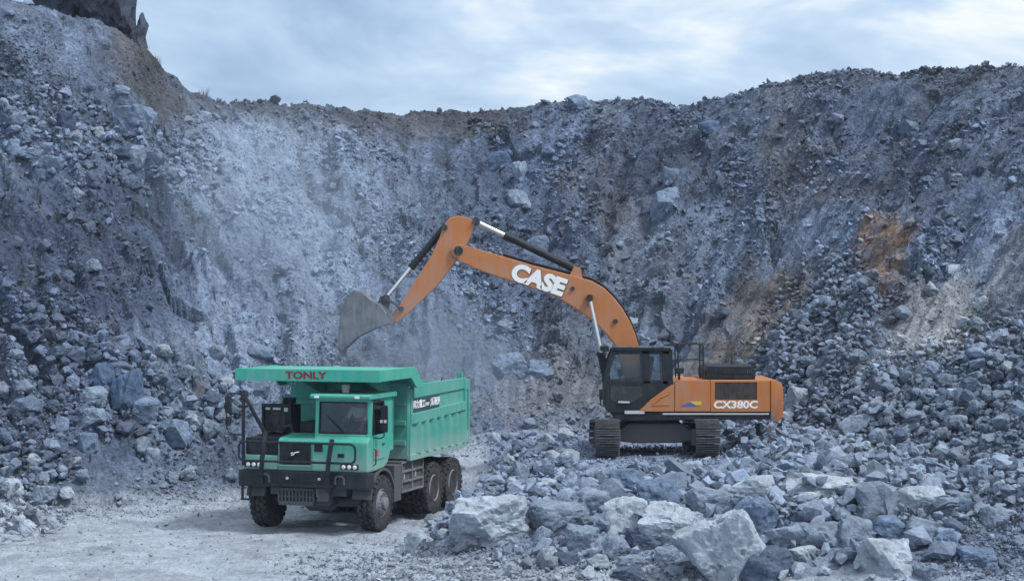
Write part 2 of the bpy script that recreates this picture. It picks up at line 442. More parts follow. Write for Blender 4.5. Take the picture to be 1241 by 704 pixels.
lay(patch(pu, pv, 640, 480, 90, 45) * .6, (.24, .26, .30), .5)
lay(patch(pu, pv, 733, 230, 26, 110, -6) * .5, (.235, .19, .165), .3)
lay(patch(pu, pv, 700, 440, 60, 60) * .5, (.25, .25, .26), .5)
lay(patch(pu, pv, 800, 340, 50, 80) * .5, (.24, .245, .26), .4)
lay(patch(pu, pv, 905, 385, 100, 30, -48) * .9, (.285, .225, .180), .92)
lay(patch(pu, pv, 885, 290, 40, 32) * .7, (.33, .36, .41), .5)
lay(patch(pu, pv, 955, 200, 30, 80) * .5, (.225, .18, .155), .35)
lay(patch(pu, pv, 985, 300, 40, 45) * .6, (.29, .33, .40), .4)
lay(np.clip(patch(pu, pv, 1075, 312, 34, 50, 10, .5) * (.62 + .9 * fbm(P0 / .9, 3, 301)), 0, 1), (.40, .235, .135), .5)
lay(patch(pu, pv, 1140, 372, 125, 30, -34) * .95, (.50, .45, .40), .97)
lay(patch(pu, pv, 1205, 270, 80, 40, -42) * .7, (.28, .325, .40), .55)
lay(patch(pu, pv, 1215, 350, 50, 25, -30) * .6, (.37, .37, .37), .8)
lay(patch(pu, pv, 1150, 190, 90, 70) * .4, (.165, .18, .22))
lay(patch(pu, pv, 140, 320, 90, 110, 30) * .8, (.115, .13, .17), .6)
lay(patch(pu, pv, 520, 330, 60, 120, -8) * .6, (.235, .26, .305), .55)
lay(patch(pu, pv, 690, 485, 110, 40) * .7, (.32, .28, .26), .7)
lay(patch(pu, pv, 250, 480, 40, 60, 20) * .6, (.24, .26, .29), .4)
lay(patch(pu, pv, 770, 200, 60, 70) * .6, (.125, .14, .18), .0)
lay(patch(pu, pv, 1060, 180, 110, 70, 10) * .6, (.13, .145, .185), .1)
lay(patch(pu, pv, 860, 210, 40, 60) * .5, (.15, .165, .205), .1)
rim = sstep(46, 12, gv - crest_px + wob * .5) * (gw > .5)
lay(rim * sstep(225, 300, gu) * sstep(660, 590, gu) * .9, (.13, .118, .118), .5)
lay(rim * sstep(860, 960, gu) * .6, (.14, .135, .14), .1)
lay(patch(pu, pv, 185, 70, 95, 36, 38) * .95, (.145, .13, .125), .75)
lay(patch(pu, pv, 95, 90, 90, 26, 34) * .5, (.16, .17, .20), .4)
# floor: pale crushed stone on the haul road, darker bank
fl = 1 - gw
road = fl * (1 - sstep(.05, .5, gbank))
lay(road, (.33, .34, .345), .3)
lay(fl * sstep(.05, .5, gbank), (.215, .24, .29), .2)
lay(fl * patch(pu, pv, 1205, 655, 85, 48) * .85, (.135, .155, .19), .2)
trk = np.exp(-((gx + 6.3 + .30 * (gy - 40)) / .55) ** 2) + np.exp(-((gx + 3.4 - .1 * (gy - 40)) / .6) ** 2)
lay(np.clip(road * trk, 0, 1) * .35, (.41, .43, .45), .5)
# fall-line streaks of lighter and darker fines
skew = np.interp(gu, [0, 350, 600, 850, 1241], [-.60, -.2, .05, .5, .85])
sku = gu + skew * (gv - 300)
fall = noise3(np.stack([sku / 9.0 + wob * .05, gv / 120.0, gz * 0], 1), 77) * gw
fall2 = noise3(np.stack([sku / 3.6, gv / 60.0, gz * 0], 1), 78) * gw
tint *= (1 + .45 * fall + .18 * fall2 * (1 - .5 * smooth_m))[:, None]
tint *= (1 + .36 * fbm(P0 / 1.3, 3, 91) + .34 * fbm(P0 / 4.5, 2, 93) * gw)[:, None]
tint *= (1 + .22 * fbm(P0 / .35, 2, 95) * (1 - .7 * gw))[:, None]
tint *= np.where(gw[:, None] > .5, np.array([.84, 1.02, 1.28]) * .76, np.array([.92, 1.04, 1.22]) * 1.04)
tint *= np.minimum(1, .50 / tint.max(1))[:, None]
tint = np.maximum(tint, .03)

# --- relief
toe_d = gy - smooth_knots(K_TOEY, gu)
amp = gw * (1 - .72 * gcr) * sstep(0, 5.5, toe_d)
rug = 1 - .82 * smooth_m
d = amp * (.85 * fbm(P0 / 7.0, 3, 3) + .55 * fbm(P0 / 2.6, 3, 11) * (1 - .4 * smooth_m))
gul = noise3(np.stack([sku / 34.0 + wob * .02, gv / 260.0, gz * 0], 1), 5)
d += amp * (.90 * gul + .34 * noise3(np.stack([sku / 12.0, gv / 130.0, gz * 0], 1), 6))
d += amp * rug * .48 * facets(P0 / 3.6 + fbm(P0 / 2.0, 2, 18)[:, None] * .3, 24)
d += gw * rug * sstep(-.5, 3.0, toe_d) * (.20 * facets(P0 / 1.5 + fbm(P0 / 1.2, 2, 8)[:, None] * .25, 21) * (1 - .6 * gcr)
                 + .13 * facets(P0 / .62, 22)) + gw * (1 - .55 * smooth_m) * .065 * facets(P0 / .28, 23)
d += gw * (.05 * noise3(P0 / .22, 41) * (1 - .5 * smooth_m) + .10 * gcr * noise3(P0 / .7, 44))
d += (1 - gw) * (.05 * fbm(P0 / 1.8, 3, 61) + .022 * noise3(P0 / .22, 62) + gbank * (.26 * fbm(P0 / 2.0, 3, 64) + .10 * facets(P0 / .5, 65)))
rp = np.stack([gx * .35, gy * 1.4, gz * 0], 1)
d += road * (.085 * fbm(rp * 1.1, 3, 71) - .09 * np.clip(trk, 0, 1) + .04 * noise3(np.stack([gx * 6, gy * 6, gz * 0], 1), 72) * np.clip(trk, 0, 1))
nxt = np.clip(gw, 0, 1)
gy2 = gy - d * .34 * nxt
gz2 = gz + d * np.where(gw > .5, .85, 1.0)
# wheel ruts and a flat standing for the truck and excavator
G = np.stack([gx, gy2, gz2], 1)
def flat(xc, yc, rx, ry, z0, soft):
    global G
    m = sstep(1 + soft, 1.0, np.sqrt(((gx - xc) / rx) ** 2 + ((gy - yc) / ry) ** 2))
    G[:, 2] = G[:, 2] * (1 - m) + (z0 + (G[:, 2] - z0) * .15) * m
EXC = Vector((4.1, 55.5, 1.17))
flat(EXC.x, EXC.y - .4, 2.0, 3.0, EXC.z - .03, .5)
Gg = G.reshape(nr, ncl, 3)

def ray_ground(u, v):
    """the terrain point seen in direction (u, v)"""
    k = int(np.argmin(np.abs(us - u)))
    col = Gg[:, k]
    vv = CY + F * (CH - col[:, 2]) / col[:, 1]
    ok = np.nonzero((vv <= v) & (col[:, 1] > 30))[0]
    i = ok[0] if len(ok) else int(np.argmin(np.where(col[:, 1] > 30, vv, 9999)))
    p = col[i].copy(); p[0] = (u - CX) / F * p[1]
    return p

def mesh_np(name, V, faces, mat, col=None, smooth=False):
    """fast mesh from arrays; faces is (n,3) or (n,4)"""
    me = bpy.data.meshes.new(name)
    k = faces.shape[1]; n = len(faces)
    me.vertices.add(len(V)); me.vertices.foreach_set('co', V.astype(np.float32).ravel())
    me.loops.add(n * k); me.loops.foreach_set('vertex_index', faces.astype(np.int32).ravel())
    me.polygons.add(n); me.polygons.foreach_set('loop_start', np.arange(0, n * k, k, dtype=np.int32))
    try: me.polygons.foreach_set('loop_total', np.full(n, k, np.int32))
    except Exception: pass
    if col is not None:
        a = me.attributes.new('tint', 'FLOAT_COLOR', 'POINT')
        a.data.foreach_set('color', np.hstack([col, np.ones((len(col), 1))]).astype(np.float32).ravel())
    me.update(calc_edges=True); me.validate()
    me.polygons.foreach_set('use_smooth', np.full(n, smooth, bool))
    me.materials.append(M[mat])
    return me

idx = np.arange(nr * ncl).reshape(nr, ncl)
quads = np.stack([idx[:-1, :-1], idx[:-1, 1:], idx[1:, 1:], idx[1:, :-1]], -1).reshape(-1, 4)
on_slope = gw[quads].mean(1) > .25
def sub_terrain(name, sel, mat, smooth):
    q = quads[sel]; used, inv = np.unique(q, return_inverse=True)
    return link(bpy.data.objects.new(name, mesh_np(name, G[used], inv.reshape(-1, 4), mat, tint[used], smooth)))
floor_ob = tag(sub_terrain('ground', ~on_slope, 'ground', True), 'pale crushed stone quarry floor rising into a grey rubble bank', 'ground', kind='structure')
slope_ob = tag(sub_terrain('hillside', on_slope, 'slope', False), 'steep horseshoe slope of blasted blue-grey rock and dust', 'hillside', kind='structure')

# ------------------------------------------------------------------ stones
def ico(sub):
    bm = bmesh.new(); bmesh.ops.create_icosphere(bm, subdivisions=sub, radius=1)
    V = np.array([v.co[:] for v in bm.verts]); T = np.array([[v.index for v in f.verts] for f in bm.faces]); bm.free()
    return V / np.linalg.norm(V, axis=1)[:, None], T
ICO = {k: ico(k) for k in (2, 3, 4, 5)}

def boulder_verts(seed, sub, dims, rough=.05, nplanes=11):
    """a broken block: the sphere cut back to random planes, then chipped; dims are full width, depth, height"""
    r = np.random.default_rng(seed)
    D, T = ICO[sub]
    q = np.linalg.qr(r.normal(size=(3, 3)))[0]
    yaw = r.uniform(-.7, .7); cz, sz_ = math.cos(yaw), math.sin(yaw)
    q2 = np.array([[cz, sz_, 0], [-sz_, cz, 0], [0, 0, 1]])
    nb = np.vstack([q2, -q2]) @ (np.eye(3) * .85 + q * .15)
    nr_ = r.normal(size=(nplanes, 3)); nr_ /= np.linalg.norm(nr_, axis=1)[:, None]
    N = np.vstack([nb + r.normal(size=nb.shape) * .20, nr_]); N /= np.linalg.norm(N, axis=1)[:, None]
    dist = np.concatenate([r.uniform(.58, .86, 6), r.uniform(.60, 1.0, nplanes)])
    dots = D @ N.T
    rr = np.where(dots > .05, dist / np.maximum(dots, .05), 9)
    rad = np.minimum(rr.min(1), 1.3)
    V = D * rad[:, None]
    V = V + D * (fbm(V * 1.3 + seed * 3.1, 3, seed % 97) * .05 + np.minimum(fbm(V * 2.8 + seed, 3, seed % 89) + .12, 0) * rough * 4.0
                 + facets(V * 2.1 + seed * 1.7, seed % 61) * rough * 1.3 + facets(V * 5.0 + seed * 1.7, seed % 53) * rough * .45)[:, None]
    lo, hi = V.min(0), V.max(0)
    V = (V - (lo + hi) / 2) / (hi - lo) * np.array(dims)
    return V, T

def stone_obj(name, V, T, col, loc, rz, mat='boulder', mesh=None, smooth=False):
    if mesh is None:
        cv = np.tile(np.array(col), (len(V), 1)) * (1 + .16 * fbm(V * 2.2 + loc[0], 3, 9))[:, None]
        mesh = mesh_np(name, V, T, mat, np.clip(cv, .03, .7), smooth)
    o = link(bpy.data.objects.new(name, mesh)); o.location = loc; o.rotation_euler = (0, 0, rz)
    return o

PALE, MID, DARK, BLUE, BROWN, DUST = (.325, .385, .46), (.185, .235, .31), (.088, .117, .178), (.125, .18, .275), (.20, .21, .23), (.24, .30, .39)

# hand-placed boulders: photo box (u0, u1, v0, v1), colour, label
BOULDERS = [
 (550,641,597,669,PALE,'huge pale boulder with a bright split face, lowest beside the haul road'),
 (638,714,606,650,MID,'long sloping boulder just behind the huge pale boulder with the split face'),
 (642,671,637,665,MID,'small squat boulder tucked against the bright face of the huge pale boulder'),
 (687,724,636,673,MID,'rounded squat boulder in front of the long sloping boulder'),
 (731,780,601,650,PALE,'pale upright block standing on yellowish fines amid the boulders'),
 (690,737,591,623,MID,'flat-topped boulder with a dark shaded underside behind the pale upright block'),
 (728,779,567,605,BLUE,'big dark blue rounded boulder below the excavator track nearer the cab'),
 (775,831,580,615,BLUE,'dark blue wedge boulder with a pale top below the gap between the tracks'),
 (776,852,606,663,PALE,'wide pale gabled boulder beside the pale upright block'),
 (731,762,650,681,MID,'grey angular rock at the foot of the pale upright block'),
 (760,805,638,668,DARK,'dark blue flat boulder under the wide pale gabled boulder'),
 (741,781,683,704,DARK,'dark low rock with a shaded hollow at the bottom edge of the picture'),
 (750,787,671,690,MID,'mid grey rock resting above the dark low rock at the bottom edge'),
 (795,823,659,690,MID,'two-toned rock pressed against the flank of the giant front boulder'),
 (672,701,667,688,DARK,'thin dark slab lying tilted on the gravel before the squat boulders'),
 (620,641,558,585,MID,'upright grey rock nearest the truck tailgate on the bank'),
 (647,670,563,581,DARK,'dark flat rock on the bank halfway between truck tailgate and excavator'),
 (657,674,579,596,PALE,'little pale rock at the upper end of the long sloping boulder'),
 (716,735,568,594,MID,'narrow upright rock leaning on the big dark blue rounded boulder'),
 (822,926,613,716,PALE,'giant grey boulder with a buff lower face, largest stone in the picture'),
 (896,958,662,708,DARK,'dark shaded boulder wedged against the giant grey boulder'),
 (930,972,634,673,MID,'blocky boulder with a bright top beyond the dark shaded boulder'),
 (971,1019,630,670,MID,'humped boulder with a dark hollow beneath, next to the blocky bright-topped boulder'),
 (948,990,660,686,PALE,'pale flat rock lying under the blocky bright-topped boulder'),
 (889,940,601,657,BLUE,'leaning bluish slab rising behind the giant grey boulder'),
 (880,949,575,612,PALE,'pale cracked boulder uphill of the leaning bluish slab'),
 (949,1040,570,607,(.36,.42,.50),'broad pale blue slab, widest flat stone uphill of the boulder field'),
 (835,891,589,629,MID,'rough grey boulder below the excavator track nearer the counterweight'),
 (961,996,595,619,PALE,'pale block under the edge of the broad pale blue slab'),
 (823,850,558,580,DUST,'pale round rock just below the excavator track shoes'),
 (935,968,553,570,DARK,'dark flat-topped rock beyond the pale cracked boulder'),
 (986,1022,533,562,MID,'square grey boulder at the foot of the rubble chute'),
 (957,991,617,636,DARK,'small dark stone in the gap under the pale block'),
 (991,1012,602,633,PALE,'bright narrow stone standing beside a black gap'),
 (958,989,680,702,MID,'grey stone at the bottom edge under the pale flat rock'),
 (1086,1140,588,628,PALE,'large pale craggy boulder in the middle of the far boulder cluster'),
 (1105,1147,574,597,PALE,'pale peaked boulder behind the large pale craggy boulder'),
 (1172,1201,577,602,MID,'wedge-shaped grey rock with a sharp upper edge on the rubble slope'),
 (1205,1235,580,604,DUST,'smooth rounded boulder beside the sharp wedge-shaped rock'),
 (1014,1057,623,668,MID,'tall two-faced boulder left of the sunken dark stone'),
 (1058,1093,624,650,BLUE,'bluish rock in the shade of the tall two-faced boulder'),
 (1043,1106,650,703,PALE,'big ridged boulder slanting down to the bottom edge'),
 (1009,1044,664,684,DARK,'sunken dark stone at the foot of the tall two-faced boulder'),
 (1100,1149,624,659,MID,'grey boulder below the large pale craggy boulder'),
 (1130,1162,640,680,BLUE,'bluish broken rock where the boulders give way to dark gravel'),
 (1163,1204,661,689,BLUE,'lone bluish rock half buried in the dark gravel'),
 (1110,1144,680,706,MID,'grey rock at the bottom edge beside the big ridged boulder'),
 (1151,1171,566,580,PALE,'small pale cobble above the sharp wedge-shaped rock'),
 (1029,1056,547,568,MID,'faceted grey rock above the broad pale blue slab'),
 (1062,1090,538,552,MID,'flat grey block higher up from the faceted rock'),
 (1022,1046,536,556,DUST,'dusty block touching the square grey boulder'),
 (1045,1084,565,582,PALE,'long pale stone between the faceted rock and the craggy boulder'),
 (1135,1177,594,617,MID,'low grey stone between craggy boulder and sharp wedge-shaped rock'),
 (1156,1192,603,628,BLUE,'bluish flat stone at the top of the dark gravel'),
 (1018,1066,499,532,MID,'biggest boulder on the rubble slope beside the counterweight'),
 (1056,1085,518,541,DUST,'blocky boulder just below the biggest boulder of the rubble slope'),
 (952,986,467,501,PALE,'pale slanted block right behind the excavator counterweight'),
 # upper slope below the outcrop
 (141,186,128,168,DUST,'big flat-faced boulder high on the slope below the dark outcrop'),
 (158,178,175,207,PALE,'bright upright sliver of rock under the big flat-faced boulder'),
 (138,162,176,196,DARK,'dark block beside the bright upright sliver'),
 (141,158,104,116,PALE,'pale tablet of stone above the big flat-faced boulder'),
 (6,33,164,188,DUST,'pale block at the picture edge in the upper stone band'),
 (19,47,182,197,MID,'grey rock just under the pale block at the picture edge'),
 (56,78,188,209,DUST,'tilted pale rock at the bottom of the upper stone band'),
 (83,100,176,185,PALE,'thin pale slab lying level in the upper stone band'),
 (70,91,134,160,DARK,'dark hollow-looking rock between picture edge and big flat-faced boulder'),
 (236,255,134,149,PALE,'pale square rock below the dip where slope meets rim'),
 (262,280,196,210,PALE,'pale flat rock at the top of the dusty face'),
 (180,202,186,206,MID,'grey rock beside the bright upright sliver, toward the dusty face'),
 # lower left slope
 (95,130,468,493,PALE,'pale flat boulder on top of the lower ledge'),
 (87,127,494,520,PALE,'pale jutting boulder second down on the lower ledge'),
 (135,172,446,501,BLUE,'tall bluish boulder with a pale edge at the middle of the lower ledge'),
 (187,225,458,489,DUST,'dusty boulder with a shaded underside near the truck canopy'),
 (205,226,480,503,PALE,'small pale boulder under the dusty boulder near the canopy'),
 (228,250,455,486,BROWN,'brownish upright block between the ledge and the truck canopy'),
 (95,119,524,553,DUST,'oval dusty boulder alone below the lower ledge'),
 (67,83,502,529,DUST,'slim pale rock beside the pale jutting boulder'),
 (12,48,479,503,MID,'long dark-bellied boulder near the picture edge below the dark scree'),
 (106,140,438,479,BLUE,'bluish block forming the top of the lower ledge'),
 (159,194,480,520,DUST,'broken dusty block under the tall bluish boulder'),
 (184,228,508,545,DUST,'broad dusty slab low on the slope before the truck'),
 (175,195,541,564,DUST,'small dusty rock under the broad dusty slab'),
 (84,97,553,567,PALE,'small pale stone low on the gravel apron'),
 (250,272,418,439,PALE,'pale block just above the truck canopy corner'),
 (301,331,416,438,DUST,'dusty boulder peeping over the truck canopy top'),
 (296,326,459,481,MID,'grey boulder seen under the canopy end beside the mirror'),
 (3,31,580,607,PALE,'pale faceted boulder in the heap at the picture edge'),
 (36,66,587,617,MID,'grey pointed boulder beside the pale faceted one'),
 (-4,25,610,638,PALE,'lowest pale boulder of the heap at the picture edge'),
 (36,53,549,564,PALE,'small pale rock above the grey pointed boulder'),
 (-4,16,563,582,PALE,'pale rock cut by the picture edge above the faceted boulder'),
 (81,97,453,470,DUST,'small dusty rock above the pale flat boulder of the ledge'),
 # middle of the face
 (600,641,426,458,DUST,'pair-leader boulder, larger of two lying behind the excavator bucket arm'),
 (638,670,435,459,DUST,'smaller of two boulders lying at the foot of the face'),
 (790,821,226,266,DUST,'tall pale block stuck in the face above the excavator boom foot'),
 (804,823,202,227,MID,'rounded rock on top of the tall pale block'),
 (622,638,195,221,PALE,'pale leaning shard in the dark rocky gully'),
 (584,618,182,211,BLUE,'bluish bulging rock at the top of the dark gully'),
 (617,643,229,252,PALE,'pale block beneath the leaning shard'),
 (688,714,115,136,DUST,'pointed boulder sitting on the skyline above the boom'),
 (845,872,146,168,BLUE,'dark squat rock under the rim above the handrail'),
 (1086,1118,146,166,MID,'grey rock under the rim near the far end of the skyline'),
 (640,664,285,306,MID,'grey rock in the face just above the boom lettering'),
]
def depth_of(u0, u1, v0, v1):
    vb = v1 - .12 * (v1 - v0)
    p = ray_ground((u0 + u1) / 2, min(vb, 703))
    return p
taken = []
lab_seen = set()
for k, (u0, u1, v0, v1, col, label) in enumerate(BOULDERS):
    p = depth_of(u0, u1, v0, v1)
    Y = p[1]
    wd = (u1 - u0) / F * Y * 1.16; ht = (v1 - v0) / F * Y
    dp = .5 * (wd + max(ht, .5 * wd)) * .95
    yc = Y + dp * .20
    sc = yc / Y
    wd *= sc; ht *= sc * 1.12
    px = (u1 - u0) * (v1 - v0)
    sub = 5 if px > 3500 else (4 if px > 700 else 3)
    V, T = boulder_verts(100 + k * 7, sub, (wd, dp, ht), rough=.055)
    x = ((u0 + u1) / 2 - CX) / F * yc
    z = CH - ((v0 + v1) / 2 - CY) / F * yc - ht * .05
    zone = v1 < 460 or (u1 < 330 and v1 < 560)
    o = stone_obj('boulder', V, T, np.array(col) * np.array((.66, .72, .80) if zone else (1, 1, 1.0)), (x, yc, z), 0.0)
    grp = 'boulders of the front rubble bank' if (v1 > 530 and u0 > 500) else 'boulders standing out of the slope'
    assert label not in lab_seen, label
    lab_seen.add(label)
    tag(o, label, 'boulder', grp)
    taken.append((x, yc, z, max(wd, ht)))

# the cliff remnant on the skyline
for k, (u0, u1, v0, v1, Y, lab) in enumerate([(20, 112, -120, 66, 72.6, 'broad dark cliff remnant crowning the slope at the picture top'), (84, 169, -110, 84, 72.0, 'dark streaked end of the cliff remnant against the sky'), (155, 174, 12, 92, 71.4, 'dark finger of rock standing at the end of the cliff remnant')]):
    V, T = boulder_verts(905 + k * 4, 5 if k < 2 else 4, ((u1 - u0) / F * Y, 3.2 if k < 2 else 1.0, (v1 - v0) / F * Y), rough=.07, nplanes=8)
    V[:, 1] += .30 * noise3(np.stack([V[:, 0] * 2.0, V[:, 1] * .3, V[:, 2] * .3], 1), 3) + .12 * noise3(np.stack([V[:, 0] * 5.0, V[:, 1] * .3, V[:, 2] * .8], 1), 4)
    V[:, 0] += .16 * noise3(np.stack([V[:, 1], V[:, 2] * 2.0, V[:, 0] * .3], 1), 5)
    o = stone_obj('rock_outcrop', V, T, (.058, .075, .11), (((u0 + u1) / 2 - CX) / F * Y, Y + .6, zv((v0 + v1) / 2, Y)), 0.0)
    tag(o, lab, 'outcrop', 'cliff remnant on the skyline')

# ------------------------------------------------------------------ loose rock: the largest as individuals, the rest as rubble
ca = Gg[1:, :-1] - Gg[:-1, :-1]; cb = Gg[:-1, 1:] - Gg[:-1, :-1]
area = np.linalg.norm(np.cross(cb, ca), axis=2).ravel()
qi = idx[:-1, :-1].ravel()
qu, qv = gu[qi], CY + F * (CH - G[qi, 2]) / G[qi, 1]
inview = (qu > -120) & (qu < 1390) & (qv < 760) & (G[qi, 1] > 33)
qs, qw, qbank = smooth_m[qi], gw[qi], gbank[qi]
qcr = qv - crest_px[qi]
beyond = G[qi, 1] > np.interp(qu, KU, K_CRY) + .7
def clustered(scale, seed): return np.clip(.55 + 1.1 * fbm(G[qi] / scale, 3, seed), .05, 2)
clump = clustered(2.6, 201); clump2 = clustered(6.0, 202)
chute = patch(qu, qv, 985, 430, 150, 62, -62) 
smear = patch(qu, qv, 1140, 372, 125, 30, -34)
stain = patch(qu, qv, 1075, 312, 34, 48, 10)
chute = chute * (1 - .9 * smear) * (1 - .95 * stain)
apron = sstep(900, 960, qu) * sstep(-20, 25, qv - (440 - (qu - 1060) * .33)) * (qv < 640)
heap = patch(qu, qv, 5, 590, 75, 55)
band = patch(qu, qv, 90, 175, 150, 42, 12)
ledge = patch(qu, qv, 150, 480, 120, 55, 8)
darkgravel = patch(qu, qv, 1200, 660, 75, 50)

N_PROTO = 22
protos = []
for k in range(N_PROTO):
    r = np.random.default_rng(500 + k)
    n = r.integers(10, 16) if k < 14 else r.integers(7, 9)
    pts = r.normal(size=(n, 3)); pts /= np.linalg.norm(pts, axis=1)[:, None]
    pts *= r.uniform(.75, 1.0, (n, 1)) * np.array([1, r.uniform(.6, 1), r.uniform(.58, .95)])
    bm = bmesh.new()
    for q in pts: bm.verts.new(q)
    res = bmesh.ops.convex_hull(bm, input=bm.verts)
    bmesh.ops.delete(bm, geom=[g for g in res['geom_interior'] if isinstance(g, bmesh.types.BMVert)], context='VERTS')
    bmesh.ops.triangulate(bm, faces=bm.faces)
    bmesh.ops.recalc_face_normals(bm, faces=bm.faces)
    bm.verts.index_update()
    protos.append((np.array([v.co[:] for v in bm.verts]), np.array([[v.index for v in f.verts] for f in bm.faces]))); bm.free()

def scatter(n, weight, smin, smax, power, seed, sink=.25, lift=0.0):
    r = np.random.default_rng(seed)
    w = weight * area * inview * (~beyond)
    c = np.cumsum(w); pick = np.searchsorted(c, r.uniform(0, c[-1], n))
    a, b = r.uniform(0, 1, n), r.uniform(0, 1, n)
    base = qi[pick]
    pos = G[base] + (G[np.minimum(base + 1, len(G) - 1)] - G[base]) * a[:, None] + (G[np.minimum(base + ncl, len(G) - 1)] - G[base]) * b[:, None]
    t = r.uniform(0, 1, n)
    k = 1 - power
    size = (smin ** k + t * (smax ** k - smin ** k)) ** (1 / k)
    pos[:, 2] += size * (.5 * (1 - 2 * sink)) + lift * r.uniform(0, 1, n) * size
    pos[:, 1] -= size * .12 * gw[base]
    colr = tint[base]
    return pos, size, colr, base

sets = []
ok_slope = (qw > .3).astype(float)
slope_w = (1 - .75 * sstep(22, 4, np.abs(qcr)) * sstep(700, 620, qu)) * (1 - .8 * smear) * (1 - .95 * stain) * ok_slope * (1 - .88 * qs) * clump ** 2 * clump2 ** 1.5
sets.append(scatter(39000, slope_w, .085, .48, 3.5, 1))
sets.append(scatter(900, ok_slope * (1 - .92 * qs) * clump2 ** 2 * (.22 + band + .5 * ledge) * (1 - sstep(500, 560, qv) * (qu < 300)), .26, .58, 3.2, 2))
sets.append(scatter(33000, ok_slope * (.5 + .6 * qs) * (.3 + clump), .055, .17, 3.0, 3))
sets.append(scatter(8000, (chute * 1.2 + apron) * (1 - .6 * darkgravel), .17, .46, 2.8, 4, sink=.1, lift=.7))
sets.append(scatter(8000, chute + apron, .10, .28, 2.2, 5, sink=.1, lift=.4))
sets.append(scatter(900, band * ok_slope, .18, .52, 2.7, 6, sink=.25))
sets.append(scatter(500, heap, .16, .48, 2.2, 7, sink=.1, lift=.5))
sets.append(scatter(420, ledge * ok_slope, .20, .62, 2.6, 8, sink=.25))
bank_w = (1 - qw) * qbank
sets.append(scatter(7000, bank_w * clump, .06, .34, 2.5, 9, sink=.2))
sets.append(scatter(1500, bank_w * clump2 * sstep(520, 640, qu), .22, .62, 2.6, 10, sink=.2))
sets.append(scatter(2500, darkgravel, .05, .16, 2.2, 11, sink=.2))
road_w = (1 - qw) * (1 - sstep(.02, .5, qbank))
edge = sstep(2.6, .0, np.interp(qu, KU, K_TOEY) - G[qi, 1]) 
front = patch(qu, qv, 640, 690, 240, 34) * (1 - qw)
field = patch(qu, qv, 850, 640, 330, 62) * (1 - qw) * (1 - .95 * darkgravel)
sets.append(scatter(60, patch(qu, qv, 930, 615, 240, 45) * (1 - qw) * (1 - darkgravel), .65, 1.15, 1.5, 19, sink=.3))
sets.append(scatter(15000, road_w * (clump * .5 + edge * 4 + qbank * 6), .025, .13, 2.8, 12, sink=.25))
sets.append(scatter(6000, front, .04, .20, 2.4, 16, sink=.2))
sets.append(scatter(300, field, .28, .80, 2.4, 17, sink=.3, lift=.1))
sets.append(scatter(2600, bank_w * patch(qu, qv, 560, 605, 90, 42), .06, .30, 2.3, 18, sink=.15, lift=.2))
sets.append(scatter(350, road_w * (clump2 * .3 + edge * 3), .08, .30, 2.6, 13, sink=.25))
sets.append(scatter(900, ok_slope * sstep(10, 0, np.abs(qcr)) * sstep(640, 720, qu), .10, .32, 2.8, 14, sink=.3))
sets.append(scatter(260, ok_slope * sstep(8, 0, np.abs(qcr)) * sstep(720, 640, qu), .07, .20, 2.6, 15, sink=.35))
sets.append(scatter(900, patch(qu, qv, 796, 556, 115, 15) * (1 - qw), .07, .23, 2.4, 20, sink=.2, lift=.2))
pos = np.vstack([s[0] for s in sets]); size = np.concatenate([s[1] for s in sets]); colr = np.vstack([s[2] for s in sets]); src = np.concatenate([s[3] for s in sets])
r = np.random.default_rng(99)
n = len(pos)
# keep clear of the machines' standing room
keep = np.ones(n, bool)
keep &= ~((np.abs(pos[:, 0] - EXC.x) < 2.3) & (pos[:, 1] > EXC.y - 3.1) & (pos[:, 1] < EXC.y + 3) & (size > .16) & (pos[:, 2] < 2.0))
tu_ = CX + F * pos[:, 0] / pos[:, 1]; tv_ = CY + F * (CH - pos[:, 2]) / pos[:, 1]
keep &= ~((tu_ > 712) & (tu_ < 880) & (tv_ > 528) & (tv_ < 566) & (size > .24))
TY = math.radians(17.9)
tl = pos[:, :2] - np.array([-5.05, 45.7])
tx_, ty_ = tl[:, 0] * math.cos(TY) - tl[:, 1] * math.sin(TY), tl[:, 0] * math.sin(TY) + tl[:, 1] * math.cos(TY)
keep &= ~((np.abs(tx_) < 1.85) & (ty_ > -.3) & (ty_ < 8) & (size > .09))
pos, size, colr, src = pos[keep], size[keep], colr[keep], src[keep]; n = len(pos)
bright = r.normal(1.0, .17, n).clip(.6, 1.5)
pale = r.uniform(0, 1, n) < .12
dark_ = r.uniform(0, 1, n) < .14
loose = np.where(gw[src] > .3, .18, .30)[:, None]
ch_m = (chute + apron)[np.searchsorted(qi, np.minimum(src, qi[-1])).clip(0, len(qi) - 1)].clip(0, 1)[:, None]
loose = np.maximum(loose, ch_m * .6)
colr = colr * (1 - loose) + np.array([.185, .235, .31]) * loose
colr = colr * (bright * np.where(pale, 1.42, 1) * np.where(dark_, .62, 1))[:, None]
colr *= np.minimum(1, .48 / colr.max(1))[:, None]
# random rotations
q = r.normal(size=(n, 4)); q /= np.linalg.norm(q, axis=1)[:, None]
w_, x_, y_, z_ = q.T
R = np.empty((n, 3, 3))
R[:, 0, 0] = 1 - 2 * (y_ * y_ + z_ * z_); R[:, 0, 1] = 2 * (x_ * y_ - z_ * w_); R[:, 0, 2] = 2 * (x_ * z_ + y_ * w_)
R[:, 1, 0] = 2 * (x_ * y_ + z_ * w_); R[:, 1, 1] = 1 - 2 * (x_ * x_ + z_ * z_); R[:, 1, 2] = 2 * (y_ * z_ - x_ * w_)
R[:, 2, 0] = 2 * (x_ * z_ - y_ * w_); R[:, 2, 1] = 2 * (y_ * z_ + x_ * w_); R[:, 2, 2] = 1 - 2 * (x_ * x_ + y_ * y_)
asp = np.stack([r.uniform(.85, 1.25, n), r.uniform(.7, 1.1, n), r.uniform(.7, 1.08, n)], 1)
